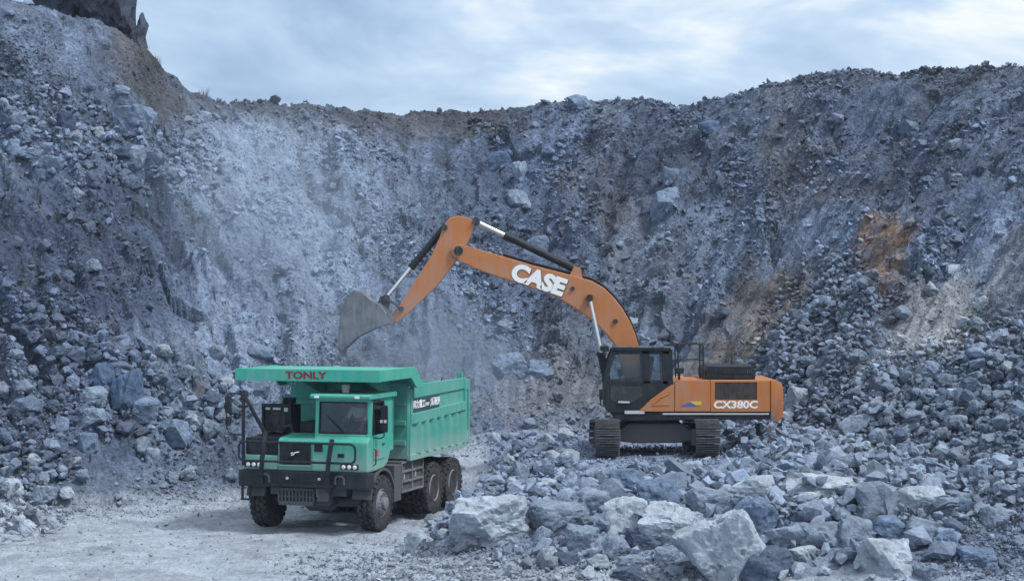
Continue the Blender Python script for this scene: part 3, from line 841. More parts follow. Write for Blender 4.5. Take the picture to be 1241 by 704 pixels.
kind = np.where(size < .15, r.integers(14, N_PROTO, n), r.integers(0, 14, n))

su = CX + F * pos[:, 0] / pos[:, 1]; sv = CY + F * (CH - pos[:, 2]) / pos[:, 1]
app = size / pos[:, 1] * F
app[(su < 4) | (su > 1236) | (sv > 698) | (sv < 20)] = 0
# not those hidden by the machines
app[(su > 285) & (su < 575) & (sv > 445) & (sv < 640)] = 0
app[(su > 715) & (su < 950) & (sv > 415) & (sv < 560)] = 0
for bx, by, bz, bs in taken:
    near = (np.abs(su - (CX + F * bx / by)) < bs / by * F * .5) & (np.abs(sv - (CY + F * (CH - bz) / by)) < bs / by * F * .45)
    app[near] = 0
order = np.argsort(-app)
chosen = []
for i in order:
    if len(chosen) >= 165 or app[i] < 9: break
    if all((su[i] - su[j]) ** 2 + (sv[i] - sv[j]) ** 2 > (.45 * (app[i] + app[j])) ** 2 for j in chosen): chosen.append(int(i))
single = np.zeros(n, bool); single[chosen] = True

MARKS = [(101, 20, 'the dark cliff remnant'), (163, 148, 'the big flat-faced boulder'), (168, 192, 'the bright upright sliver'), (20, 176, 'the pale edge block'), (80, 147, 'the dark hollow-looking rock'), (66, 198, 'the tilted pale rock'),
 (245, 141, 'the rim dip'), (271, 203, 'the dusty face flat rock'), (112, 480, 'the pale flat boulder of the ledge'), (153, 474, 'the tall bluish boulder'), (206, 474, 'the dusty boulder near the canopy'), (30, 491, 'the long dark-bellied boulder'),
 (107, 539, 'the oval dusty boulder'), (206, 527, 'the broad dusty slab'), (17, 594, 'the pale faceted boulder heap'), (430, 385, 'the raised bucket'), (557, 280, 'the top of the bucket arm'), (640, 335, 'the boom lettering'), (635, 442, 'the two boulders at the face foot'),
 (805, 246, 'the tall pale block in the face'), (630, 208, 'the pale leaning shard'), (600, 196, 'the bluish bulging rock'), (701, 125, 'the pointed skyline boulder'), (858, 157, 'the dark squat rock under the rim'), (1102, 156, 'the grey rock under the far rim'), (830, 430, 'the cab handrail'),
 (1075, 312, 'the orange clay patch'), (905, 385, 'the brown dirt streak'), (1135, 375, 'the pale smear'), (969, 484, 'the pale counterweight block'), (1042, 515, 'the biggest boulder of the rubble slope'), (1186, 590, 'the sharp wedge-shaped rock'), (1113, 608, 'the large craggy boulder'),
 (995, 588, 'the broad pale blue slab'), (915, 593, 'the pale cracked boulder'), (755, 586, 'the big dark blue boulder'), (755, 625, 'the pale upright block'), (595, 632, 'the huge split-faced boulder'), (875, 660, 'the giant grey boulder'), (630, 572, 'the upright rock near the tailgate'), (1075, 676, 'the big ridged boulder'),
 (1183, 675, 'the lone rock in dark gravel'), (320, 230, 'the pale dust streak'), (450, 200, 'the middle of the dusty face'), (60, 340, 'the dark scree middle'), (1190, 220, 'the upper far slope'), (960, 170, 'the brown stain under the rim'), (1190, 470, 'the rubble apron middle')]
def place_phrase(u, v):
    if u > 880 and v > 545: return 'among the boulders between excavator and lower corner' if u < 1060 else 'on the rubble slope above the dark gravel corner'
    if 500 < u <= 880 and v > 540: return 'on the bank between truck and excavator tracks'
    if u > 900 and v > 380: return 'in the rubble chute behind the counterweight' if u < 1020 else 'on the rubble apron under the pale smear'
    if u > 860 and v > 250: return 'below the orange clay patch' if u < 1080 else 'beside the orange clay patch on the far slope'
    if u > 860: return 'high on the slope above the orange clay patch'
    if u > 720 and v < 250: return 'under the skyline above the excavator boom'
    if u > 560 and v < 300: return 'in the dark gully above the bucket arm'
    if u > 400 and v < 330: return 'on the face above the raised bucket'
    if u > 560: return 'at the foot of the face behind the boom'
    if u > 260 and v < 330: return 'on the pale dusty face'
    if u > 260: return 'on the dusty face just above the truck'
    if v < 130: return 'near the cliff remnant on the upper slope'
    if v < 240: return 'in the stone band below the cliff remnant'
    if v < 420: return 'on the dark scree below the stone band'
    if v < 560: return 'around the lower ledge beside the truck'
    return 'in the heap at the edge of the haul road'
rich = []
for k in range(14):
    V, T = boulder_verts(3000 + k * 13, 3, (1, np.random.default_rng(k).uniform(.75, 1), np.random.default_rng(k + 50).uniform(.55, .9)), rough=.05, nplanes=9)
    rich.append((V, T))
tones = [('pale', PALE), ('grey', MID), ('dark', DARK)]
rich_mesh = {}
by_label = {}
for i in chosen:
    k = int(r.integers(0, 14)); lum = colr[i].mean()
    tn = 0 if lum > .27 else (1 if lum > .16 else 2)
    if (k, tn) not in rich_mesh:
        V, T = rich[k]
        cv = np.tile(np.array([(.285, .34, .415), (.175, .222, .295), (.088, .118, .178)][tn]), (len(V), 1)) * (1 + .16 * fbm(V * 2.2 + k, 3, 9))[:, None]
        rich_mesh[(k, tn)] = mesh_np('rock', V, T, 'boulder', cv, False)
    o = stone_obj('rock', None, None, None, tuple(pos[i]), float(r.uniform(0, 6.28)), mesh=rich_mesh[(k, tn)])
    o.scale = (size[i] * 1.1,) * 3
    o.rotation_euler = (float(r.normal(0, .35)), float(r.normal(0, .35)), float(r.uniform(0, 6.28)))
    sz = 'large' if app[i] > 20 else ('mid-sized' if app[i] > 13 else 'small')
    ph = place_phrase(su[i], sv[i])
    mu, mv, mp = min(MARKS, key=lambda m: (m[0] - su[i]) ** 2 + (m[1] - sv[i]) ** 2)
    du_, dv_ = su[i] - mu, sv[i] - mv
    side = ('below' if dv_ > 0 else 'above') if abs(dv_) > abs(du_) else ('to the right of' if du_ > 0 else 'to the left of')
    far = math.hypot(du_, dv_)
    hh = np.ptp(rich[k][0][:, 2]); shp = 'flat' if hh < .66 else ('chunky' if hh > .8 else 'angular')
    lab = f'{sz} {tones[tn][0]} {shp} rock {"close " if far < 32 else ""}{side} {mp}'
    tag(o, lab, 'rock', f'broken rocks around {mp}'); by_label.setdefault(lab, []).append((sv[i], o))

for lab, lst in by_label.items():                       # alike neighbours are told apart by their height on the slope
    lst.sort(key=lambda t: t[0]); words = {2: ('upper', 'lower'), 3: ('topmost', 'middle', 'lowest'), 4: ('topmost', 'second highest', 'third highest', 'lowest')}.get(len(lst))
    if words:
        for wd_, (_, o) in zip(words, lst): o['label'] = f'{wd_} {lab}'
RICH = [boulder_verts(4000 + k * 11, 3, (2, 1.7, 1.45), rough=.06, nplanes=9) for k in range(8)]
big = np.zeros(n, bool); big[[i for i in order[:700] if not single[i]]] = True
protos += RICH
kind[big] = N_PROTO + r.integers(0, 8, big.sum())
def rubble(name, sel, label, cat):
    Vs, Ts, Cs, off = [], [], [], 0
    for k in range(len(protos)):
        ii = np.nonzero(sel & (kind == k))[0]
        if not len(ii): continue
        V, T = protos[k]
        W = V[None] * asp[ii][:, None] * (size[ii] * .5)[:, None, None]
        W = np.einsum('nij,nvj->nvi', R[ii], W) 
        W[:, :, 2] *= .86
        W += pos[ii][:, None]
        Vs.append(W.reshape(-1, 3)); Cs.append(np.repeat(colr[ii], len(V), 0))
        Ts.append((T[None] + (np.arange(len(ii)) * len(V))[:, None, None] + off).reshape(-1, 3)); off += len(ii) * len(V)
    me = mesh_np(name, np.vstack(Vs), np.vstack(Ts), 'rock', np.vstack(Cs), False)
    return tag(link(bpy.data.objects.new(name, me)), label, cat, kind='stuff')
sl_sel = (gw[src] > .3) & ~single
rubble('rubble', sl_sel, 'countless small broken rocks scattered over the blasted slope', 'rubble')
rubble('gravel', ~sl_sel & ~single, 'loose gravel and small stones on the quarry floor and bank', 'gravel')

# tufts of dry grass on the rim below the cliff remnant
for k, (u, v, lab) in enumerate([(172, 62, 'dry grass tuft right under the dark finger of rock'), (188, 76, 'dry grass tuft halfway down the bare rim'), (247, 113, 'low bush on the dip of the rim')]):
    p = ray_ground(u, v + 4)
    mb = MB(); rr = random.Random(k)
    for j in range(46):
        a = rr.uniform(0, 6.28); rad = rr.uniform(0, .22); h = rr.uniform(.12, .42)
        bx, by = rad * math.cos(a), rad * math.sin(a); lean = rr.uniform(.1, .6)
        tip = (bx + lean * h * math.cos(a), by + lean * h * math.sin(a), h)
        px_, py_ = -math.sin(a) * .012, math.cos(a) * .012
        mb.add([(bx - px_, by - py_, -.08), (bx + px_, by + py_, -.08), tip], [(0, 1, 2)])
    o = mb.build('grass_tuft', 'grass'); o.location = tuple(p + np.array([0, .1, .02]))
    tag(o, lab, 'grass tuft', 'dry tufts on the rim')

# ------------------------------------------------------------------ the dump truck (local: x to its driver side, y to the rear, z up)
truck = empty('dump_truck', (-5.05, 45.7, 0.03), -math.radians(17.9))
tag(truck, 'teal mining dump truck with canopied tipper body standing on the haul road', 'dump truck')

# wheels: one front and one rear pattern, then copies
def tyre_mesh():
    mb = MB()
    mb.lathe([(.34, -.17), (.44, -.20), (.58, -.205), (.615, -.19), (.63, -.14), (.63, .14), (.615, .19), (.58, .205), (.44, .20), (.34, .17)], n=40)
    n = 26
    for row, off in ((-1, 0), (0, .5), (1, 0)):
        for k in range(n):
            t = 2 * math.pi * (k + off) / n; ht = math.pi / n * .74
            w = .060
            xc = row * .128
            pts = []
            for rr in (.62, .692 if row == 0 else .682):
                for (dx, da) in ((-w, 0), (-w * .45, -ht), (w * .45, -ht), (w, 0), (w * .45, ht), (-w * .45, ht)):
                    a = t + da; pts.append((xc + dx, rr * math.cos(a), rr * math.sin(a)))
            mb.add(pts, [(0, 1, 2, 3, 4, 5), (11, 10, 9, 8, 7, 6)] + [(i, i + 6, (i + 1) % 6 + 6, (i + 1) % 6) for i in range(6)])
    for side in (-1, 1):                                   # shoulder lugs
        for k in range(n):
            t = 2 * math.pi * (k + .5) / n; ht = math.pi / n * .62
            pts = [(side * x_, rr * math.cos(t + a), rr * math.sin(t + a)) for (x_, rr) in ((.14, .62), (.14, .683), (.215, .665), (.215, .57)) for a in (-ht, ht)]
            mb.add(pts, [(0, 1, 3, 2), (2, 3, 5, 4), (4, 5, 7, 6), (0, 2, 4, 6), (1, 3, 5, 7)])
    me = mb.mesh('tyre', smooth=True); me.materials.append(M['tyre']); return me
TYRE = tyre_mesh()
def wheel_proto(front):
    mb = MB()
    if front:
        mb.lathe([(.345, -.15), (.36, .16), (.33, .19), (.30, .16), (.27, .20), (.16, .22), (.15, .30), (.09, .33), (.0, .33)], n=28)
    else:
        mb.lathe([(.345, -.15), (.36, .17), (.335, .20), (.315, .17), (.29, .02), (.17, -.02), (.16, .10), (.11, .12), (.0, .12)], n=28)
    me = mb.mesh('wheel', smooth=True); me.materials.append(M['rim'])
    w = bpy.data.objects.new('wheel', me)
    nb = MB()
    for k in range(14):
        t = 2 * math.pi * k / 14; rr, h = (.225, .205) if front else (.235, .0)
        nb.lathe([(.018, h), (.018, h + .05), (.0, h + .055)], (0, rr * math.cos(t), rr * math.sin(t)), n=6)
    return w, TYRE, nb.mesh('wheel_nuts')
WP = {f: wheel_proto(f) for f in (True, False)}
for f in WP: WP[f][2].materials.append(M['rim'])
def put_wheel(front, x, y, flip):
    w = WP[front][0].copy(); COL.objects.link(w); w.parent = truck
    w.location = (x, y, .685); w.rotation_euler = (random.uniform(0, 1), 0, math.pi if flip else 0)
    link(bpy.data.objects.new('tyre', TYRE), w); link(bpy.data.objects.new('wheel_nuts', WP[front][2]), w)
for sx in (1, -1):
    put_wheel(True, sx * 1.42, 1.15, sx < 0)
    for yy_ in (4.82, 6.30):
        put_wheel(False, sx * 1.42, yy_, sx < 0); put_wheel(False, sx * .97, yy_, sx < 0)

def T(name, mat, mb, parent=truck, bevel=0.012, smooth=False): return mb.build(name, mat, parent, bevel, smooth)

# chassis
mb = MB()
for sx in (-1, 1): mb.box(sx * .45 - .09, sx * .45 + .09, .25, 7.1, .95, 1.30)
for yy_ in (.6, 2.4, 3.6, 5.5, 7.0): mb.box(-.37, .37, yy_ - .08, yy_ + .08, 1.0, 1.25)
ch_ = T('chassis_frame', 'chassis', mb)
for yy_ in (1.15, 4.82, 6.30):
    mb = MB(); mb.tube([(-1.2, yy_, .685), (-.45, yy_, .685), (-.3, yy_, .70), (.3, yy_, .70), (.45, yy_, .685), (1.2, yy_, .685)], [.12, .14, .27, .27, .14, .12], 14)
    T('axle', 'chassis', mb, bevel=0, smooth=True)
mb = MB(); mb.box(-.55, .5, .55, 2.3, .62, 1.0); mb.box(-.3, .3, 2.3, 4.2, .7, .95); T('gearbox_housing', 'chassis', mb, bevel=.05)
mb = MB(); mb.box(-1.0, 1.0, .35, .95, .9, 1.45); T('cooler_block', 'chassis', mb)

# bumper with its recessed middle
mb = MB()
mb.prism([(-1.72, .38), (-1.72, .06), (-1.66, 0), (-.95, 0), (-.82, .06), (.82, .06), (.95, 0), (1.66, 0), (1.72, .06), (1.72, .38)], 'z', 1.11, 1.50)
bump = T('bumper', 'black', mb, bevel=.02)
mb = MB(); mb.box(-.8, .8, -.03, .1, 1.13, 1.20); T('lip', 'black', mb, bump)
for x in (-.42, .42):
    mb = MB(); mb.lathe([(.035, .0), (.035, -.03), (.0, -.035)], (x, .06, 1.33), 'y', 12); T('marker_lamp', 'silver', mb, bump, 0)
for x in (-.98, .98):
    mb = MB(); mb.tube([(x - .11, -.01, 1.22), (x - .11, -.02, 1.36), (x - .06, -.03, 1.42), (x + .06, -.03, 1.42), (x + .11, -.02, 1.36), (x + .11, -.01, 1.22)], .03, 8); T('tow_eye', 'chassis', mb, bump, 0, True)
# slotted guard plate
mb = MB(); x0, x1, z0, z1 = -.72, .20, .66, 1.08
mb.box(x0, x1, .20, .24, z1 - .06, z1); mb.box(x0, x1, .20, .24, z0, z0 + .10); mb.box(x0, x1, .20, .24, .86, .89)
k = 10
for i in range(k + 1):
    xx = x0 + (x1 - x0) * i / k; mb.box(xx - .022, xx + .022, .205, .237, z0 + .08, z1 - .04)
mb.box(x0, x1, .30, .34, z0, z1)
T('guard_plate', 'chassis', mb, bevel=.004)
mb = MB(); mb.box(.32, .62, .15, .4, .78, 1.1); mb.tube([(.36, .1, 1.2), (.37, .0, 1.05), (.40, -.03, .93), (.44, .0, .88)], .02, 6); T('tow_pin_bracket', 'chassis', mb)
mb = MB()
for x in (-1.64, -1.44): mb.box(x - .03, x + .03, .10, .13, .78, 1.14)
mb.box(-1.68, -1.40, .08, .16, .76, .80); T('boarding_step', 'black', mb, bevel=.004)

# nose: lower green front, headlights, grille, hood
mb = MB(); mb.box(-1.62, -.72, .14, .9, 1.51, 1.86); T('headlight_panel', 'teal', mb, bevel=.03)
mb = MB(); mb.box(-1.60, -.74, .22, .9, 1.87, 2.28); mb.box(-1.52, -1.0, .20, .24, 1.93, 2.22); mb.box(-.95, -.80, .20, .24, 1.93, 2.22); T('side_deck_box', 'black', mb)
mb = MB(); mb.prism([(.16, 1.51), (.16, 2.22), (.26, 2.29), (1.0, 2.36), (1.0, 1.51)], 'x', -.715, .20); T('hood', 'teal', mb, bevel=.02)
mb = MB(); mb.box(-.66, .15, .12, .17, 1.66, 2.20)
gr = T('grille', 'black', mb, bevel=.01)
for i in range(9):
    zz = 1.70 + i * .055; mb = MB(); mb.box(-.62, .11, .105, .125, zz, zz + .028); T('grille_bar', 'black', mb, gr, .004)
mb = MB()                                              # the pale S-shaped badge
mb.tube([(-.33, .09, 1.885), (-.27, .09, 1.90), (-.25, .09, 1.94), (-.20, .09, 1.955), (-.13, .09, 1.965)], .016, 6); mb.tube([(-.34, .09, 1.93), (-.29, .09, 1.945)], .014, 6)
T('badge', 'white', mb, gr, 0)
mb = MB(); mb.box(-.70, .17, .10, .14, 1.615, 1.645); T('grille_trim', 'teal', mb, gr, .004)
def headlight(xc, mat='lens'):
    mb = MB(); mb.box(xc - .235, xc + .235, .095, .15, 1.565, 1.70)
    h = T('headlight', 'black', mb, bevel=.03)
    for dx in (-.145, 0, .145):
        mb = MB(); mb.lathe([(.052, 0), (.052, -.018), (.034, -.03), (0, -.034)], (xc + dx, .097, 1.632), 'y', 16); T('lamp_lens', 'lens', mb, h, 0, True)
headlight(-1.33); 
headlight(1.18)

# cab
mb = MB()
X0, X1, Y0, Y1 = .20, 1.64, .34, 1.83
mb.prism([(.12, 1.51), (.12, 2.22), (.30, 2.36), (Y1, 2.36), (Y1, 1.92), (1.62, 1.92), (1.45, 1.66), (1.2, 1.55), (.62, 1.51)], 'x', X0, X1)
cab = T('cab_shell', 'teal', mb, bevel=.035)
mb = MB()                                              # pillars and roof frame
for (x, y) in ((X0 + .04, Y0 + .03), (X1 - .05, Y0 + .03)): mb.prism([(y - .06, 2.34), (y + .06, 2.34), (y + .12, 3.27), (y, 3.27)], 'x', x - .05, x + .05)
mb.box(X0, X1, Y1 - .10, Y1, 2.34, 3.27); mb.box(X0, X0 + .05, Y0 + .1, Y1, 2.34, 3.27)
mb.box(X1 - .07, X1, 1.12, Y1 - .02, 2.34, 3.27); mb.box(X1 - .07, X1, .45, 1.2, 3.16, 3.27)
mb.box(X0, X1, Y0 + .03, Y0 + .13, 3.18, 3.27); mb.box(X0, X1, Y0 - .05, Y0 + .06, 2.34, 2.40)
T('cab_pillars', 'teal', mb, cab, .02)
mb = MB(); mb.prism([(.12, 3.26), (.10, 3.33), (.16, 3.37), (Y1 + .06, 3.37), (Y1 + .06, 3.25), (.3, 3.25)], 'x', X0 - .05, X1 + .07); rf = T('cab_roof', 'teal', mb, cab, .02)
for x in (.33, 1.38):
    mb = MB(); mb.box(x - .06, x + .06, .085, .13, 3.275, 3.33); T('roof_lamp', 'lens', mb, rf, .006)
mb = MB(); mb.lathe([(.09, 3.37), (.09, 3.45), (.10, 3.46), (.10, 3.56), (.06, 3.58), (0, 3.58)], (.75, .9, 0), 'z', 14); T('beacon', 'silver', mb, rf, 0, True)
mb = MB()                                              # windscreen with black seal
for (a, b) in (((.30, 2.42), (.30, 3.17)), ((1.55, 2.42), (1.55, 3.17))): mb.bar((a[0], .335, a[1]), (b[0], .41, b[1]), .06, .03)
mb.box(.28, 1.57, .32, .35, 2.39, 2.45); mb.box(.28, 1.57, .40, .43, 3.14, 3.20)
T('windscreen_seal', 'black', mb, cab, .006)
mb = MB(); mb.add([(.31, .345, 2.43), (1.54, .345, 2.43), (1.54, .415, 3.17), (.31, .415, 3.17), (.31, .353, 2.43), (1.54, .353, 2.43), (1.54, .423, 3.17), (.31, .423, 3.17)], [(0, 1, 2, 3), (7, 6, 5, 4), (0, 4, 5, 1), (1, 5, 6, 2), (2, 6, 7, 3), (3, 7, 4, 0)])
T('windscreen', 'glass_dark', mb, cab, 0)
mb = MB(); mb.tube([(1.02, .31, 2.36), (.95, .325, 2.44), (.62, .355, 2.72)], .014, 6); mb.tube([(.88, .325, 2.46), (.50, .36, 2.84)], .010, 6); T('wiper', 'black', mb, cab, 0)
mb = MB(); mb.box(.26, .48, .105, .15, 1.98, 2.20); T('front_vent', 'black', mb, cab, .006)
mb = MB(); mb.box(.88, 1.04, .105, .13, 1.86, 1.95); T('front_recess', 'black', mb, cab, .006)
# door with window
mb = MB(); mb.box(X1 - .005, X1 + .02, .50, 1.22, 1.78, 2.38); door = T('door', 'teal', mb, cab, .01)
mb = MB(); mb.box(X1 - .02, X1 - .01, .50, 1.10, 2.36, 3.17); T('side_window', 'glass_dark', mb, door, 0)
mb = MB()
for q in (((X1, .50, 2.38), (X1, .50, 3.17)), ((X1, .50, 3.17), (X1, 1.11, 3.17)), ((X1, 1.11, 3.17), (X1, 1.11, 2.38))): mb.bar(*q, .04, .04)
T('window_seal', 'black', mb, door, .006)
mb = MB(); mb.tube([(X1 + .03, .46, 2.05), (X1 + .08, .46, 2.03), (X1 + .08, .46, 1.70), (X1 + .03, .46, 1.66)], .018, 6); T('grab_handle', 'black', mb, door, 0)
mb = MB(); mb.prism([(.62, 1.95), (.70, 2.06), (.74, 1.98), (.84, 2.00), (.76, 1.92), (.80, 1.84), (.70, 1.88), (.62, 1.84)], 'x', X1 + .021, X1 + .026); T('red_decal', 'magenta', mb, door, 0)
mb = MB(); mb.box(X1 + .02, X1 + .05, 1.0, 1.14, 2.12, 2.15); T('door_handle', 'black', mb, door, .005)
# mirrors
mb = MB(); mb.box(1.80, 1.98, .55, .62, 2.45, 3.10); m_ = T('side_mirror', 'black', mb, bevel=.03)
mb = MB(); mb.tube([(1.64, .5, 3.22), (1.78, .55, 3.23), (1.88, .58, 3.20), (1.89, .585, 3.08)], .017, 6); mb.tube([(1.64, .5, 2.33), (1.78, .55, 2.30), (1.88, .58, 2.34), (1.89, .585, 2.48)], .017, 6); T('mirror_arm', 'black', mb, m_, 0)
for zz in (2.72, 2.72): pass
for dx in (1.83, 1.93):
    mb = MB(); mb.box(dx - .03, dx + .03, .53, .549, 2.68, 2.75); T('reflector', 'silver', mb, m_, 0)
# near-side post with two mirrors
mb = MB(); mb.tube([(-1.62, .12, 1.6), (-1.62, .12, 3.42)], .045, 8); mb.bar((-1.62, .12, 3.34), (-.98, .05, 2.36), .07, .07); post = T('mirror_post', 'black', mb, bevel=0)
mb = MB(); mb.tube([(-1.62, .12, 3.34), (-1.98, .10, 3.36), (-2.06, .10, 3.28), (-2.06, .10, 2.50), (-1.98, .1, 2.36), (-1.62, .12, 2.34)], .017, 6); mb.tube([(-1.62, .12, 3.0), (-1.82, .3, 2.86)], .015, 6); T('mirror_arm', 'black', mb, post, 0)
mb = MB(); mb.box(-2.10, -1.93, .06, .13, 2.86, 3.30); T('mirror_head', 'black', mb, post, .035)
mb = MB(); mb.box(-2.09, -1.95, .06, .13, 2.56, 2.78); T('mirror_head', 'black', mb, post, .035)
# bull bar
mb = MB()
def rr_loop(x0, x1, z0, z1, y, r, n=5):
    pts = []
    for cx, cz, a0 in ((x1 - r, z1 - r, 0), (x0 + r, z1 - r, 90), (x0 + r, z0 + r, 180), (x1 - r, z0 + r, 270)):
        for k in range(n + 1):
            a = math.radians(a0 + 90 * k / n); pts.append((cx + r * math.cos(a), y, cz + r * math.sin(a)))
    return pts
mb.tube(rr_loop(-1.64, 1.42, 1.74, 2.20, -.10, .14), .028, 8, closed=True)
bb = T('bull_bar', 'black', mb, bevel=0, smooth=True)
for pts in ([(-.93, -.05, 2.46), (-.95, -.13, 2.20), (-1.0, -.14, 1.75), (-1.06, -.06, 1.40), (-1.06, .0, 1.18)], [(.80, -.05, 2.30), (.80, -.13, 2.15), (.74, -.14, 1.75), (.68, -.06, 1.40), (.68, .0, 1.02)]):
    mb = MB()
    for a, b in zip(pts[:-1], pts[1:]): mb.bar(a, b, .11, .05, up=(0, 1, 0))
    T('bar_upright', 'black', mb, bb, .008)
# deck equipment beside the cab
mb = MB(); mb.box(-1.62, -.25, .9, 2.4, 2.20, 2.30); T('deck_plate', 'black', mb)
mb = MB(); mb.box(-1.58, -.82, 1.15, 1.75, 2.31, 3.02); eq = T('cooling_unit', 'black', mb, bevel=.015)
mb = MB()
for (a, b, c, d_) in ((-1.60, -.80, 2.96, 3.05), (-1.60, -1.54, 2.31, 3.0), (-.86, -.80, 2.31, 3.0)): mb.box(a, b, 1.10, 1.16, c, d_)
T('unit_frame', 'black', mb, eq, .006)
for (a, b, c, d_) in ((-1.50, -1.38, 2.90, 2.96), (-1.30, -1.10, 2.90, 2.96), (-1.0, -.9, 2.86, 2.96)):
    mb = MB(); mb.box(a, b, 1.12, 1.152, c, d_); T('warning_label', 'silver', mb, eq, 0)
mb = MB(); mb.lathe([(.24, 0), (.24, -.03), (.20, -.04), (.20, -.01), (.05, -.01), (.05, -.03), (0, -.03)], (-1.18, 1.15, 2.62), 'y', 20); T('fan_shroud', 'chassis', mb, eq, 0, True)
mb = MB(); mb.tube([(-1.0, 1.1, 2.40), (-.9, 1.0, 2.5), (-.76, 1.0, 2.55), (-.72, 1.05, 2.35)], .05, 8); mb.tube([(-1.4, 1.1, 2.36), (-1.2, 1.05, 2.38), (-1.0, 1.05, 2.34)], .03, 8); T('hose', 'chassis', mb, eq, 0, True)
mb = MB(); mb.box(-1.2, -.95, 1.5, 1.75, 3.03, 3.18); T('air_intake', 'black', mb, eq)
mb = MB(); mb.box(-.55, .16, 1.1, 1.9, 2.37, 2.62); T('battery_cover', 'black', mb)
# fenders, side cage, flap
for sx in (1, -1):
    mb = MB(); n = 12; prof = []
    for k in range(n + 1):
        a = math.radians(20 + 150 * k / n); prof.append((1.15 + .84 * math.cos(a), .70 + .84 * math.sin(a)))
    poly = prof + [(1.15 + .78 * math.cos(math.radians(20 + 150 * k / n)), .70 + .78 * math.sin(math.radians(20 + 150 * k / n))) for k in range(n, -1, -1)]
    for i in range(n):
        a0, a1, b1, b0 = poly[i], poly[i + 1], poly[2 * n + 1 - i - 1], poly[2 * n + 1 - i]
        mb.prism([a0, a1, b1, b0], 'x', *sorted((sx * 1.15, sx * 1.64)))
    T('fender', 'chassis', mb, bevel=0)
    mb = MB(); mb.box(*sorted((sx * 1.1, sx * 1.60)), 1.98, 2.45, .62, 1.52); T('mud_flap_box', 'chassis', mb)
    mb = MB(); mb.box(*sorted((sx * .75, sx * 1.52)), 2.52, 4.10, .80, 1.56); cg = T('side_tank', 'chassis', mb)
    mb = MB(); xo = sorted((sx * 1.52, sx * 1.58))
    for zz in (.80, 1.05, 1.30, 1.53): mb.box(*xo, 2.52, 4.10, zz - .025, zz + .025)
    for yy_ in (2.55, 3.30, 4.07): mb.box(xo[0], xo[1] + .004 * sx, yy_ - .03, yy_ + .03, .78, 1.555)
    T('tank_cage', 'cage', mb, cg, .006)
    mb = MB(); mb.box(*sorted((sx * 1.50, sx * 1.545)), 2.80, 2.84, 1.10, 1.26); mb.box(*sorted((sx * 1.50, sx * 1.545)), 3.60, 3.64, 1.10, 1.26); T('latch', 'silver', mb, cg, 0)
# tipper body
W = 1.66; YB, YE = 2.90, 7.08
mb = MB(); mb.prism([(YB, 1.70), (YE + .25, 1.66), (YE + .25, 1.56), (YB, 1.60)], 'x', -W + .08, W - .08); bed = T('tipper_body', 'teal_body', mb, bevel=.01)
for sx in (1, -1):
    xi, xo = sx * (W - .10), sx * (W - .04)
    mb = MB(); mb.prism([(YB, 1.66), (YE, 1.66), (YE, 3.40), (YB + .25, 3.40), (YB, 3.4)], 'x', *sorted((xi, xo))); sd = T('side_wall', 'teal_body', mb, bed, .004)
    mb = MB(); mb.prism([(YB + .28, 3.12), (YE, 3.18), (YE, 3.47), (YB + .28, 3.47)], 'x', *sorted((sx * (W - .10), sx * W))); T('top_rail', 'teal_body', mb, bed, .012)
    mb = MB(); mb.prism([(YB + .10, 2.47), (YE, 2.60), (YE, 2.84), (YB + .10, 2.74)], 'x', *sorted((sx * (W - .08), sx * (W + .03)))); T('middle_rail', 'teal_body', mb, bed, .015)
    mb = MB(); mb.prism([(YB - .02, 1.56), (YE, 1.58), (YE, 1.72), (YB - .02, 1.70)], 'x', *sorted((sx * (W - .08), sx * (W + .02)))); T('bottom_rail', 'teal_body', mb, bed, .012)
    mb = MB(); mb.prism([(YB, 1.70), (YB + .12, 1.70), (YB + .24, 3.12), (YB + .12, 3.12)], 'x', *sorted((sx * (W - .08), sx * (W + .005)))); T('corner_post', 'teal_body', mb, bed, .012)
    for k in range(7):
        yy_ = YB + .50 + k * .565
        mb = MB(); mb.prism([(yy_, sx * (W - .05)), (yy_ + .07, sx * (W + .05)), (yy_ + .21, sx * (W + .05)), (yy_ + .28, sx * (W - .05))], 'z', 1.71, 2.55)
        mb.v = [(y, x, z) for (x, y, z) in mb.v]
        T('side_rib', 'teal_body', mb, bed, .008)
    mb = MB(); mb.prism([(YE - .02, 1.58), (YE + .36, 1.66), (YE + .38, 3.42), (YE - .02, 3.46)], 'x', *sorted((sx * (W - .10), sx * (W - .02)))); mb.box(*sorted((sx * (W - .03), sx * (W + .02))), YE - .01, YE + .10, 1.60, 3.44); mb.box(*sorted((sx * (W - .03), sx * (W + .02))), YE + .28, YE + .38, 1.68, 3.42); mb.box(*sorted((sx * (W - .03), sx * (W + .015))), YE + .1, YE + .28, 3.14, 3.41); mb.box(*sorted((sx * (W - .03), sx * (W + .015))), YE + .1, YE + .28, 1.70, 2.0); T('tail_post', 'teal_body', mb, bed, .01)
    mb = MB(); mb.box(*sorted((sx * (W - .3), sx * (W - .12))), YE + .15, YE + .22, 3.42, 3.62); T('tail_hook', 'teal_body', mb, bed, .01)
    for yy_ in (3.6, 5.4):
        mb = MB(); mb.tube([(sx * (W - .06), yy_, 3.46), (sx * (W - .06), yy_ + .02, 3.54), (sx * (W - .06), yy_ + .08, 3.55)], .02, 6); T('lashing_hook', 'chassis', mb, bed, 0)
mb = MB(); mb.box(-W + .1, W - .1, YE + .26, YE + .33, 1.66, 3.36); T('tailgate', 'teal_body', mb, bed, .01)
mb = MB(); mb.prism([(YB - .02, 1.60), (YB + .06, 1.60), (YB + .06, 3.72), (YB - .02, 3.72)], 'x', -W + .06, W - .06); fw = T('front_wall', 'teal_body', mb, bed, .01)
for zz in (1.95, 2.45, 2.95, 3.40):
    mb = MB(); mb.box(-W + .1, W - .1, YB - .08, YB - .02, zz, zz + .12); T('wall_rib', 'teal_body', mb, fw, .01)
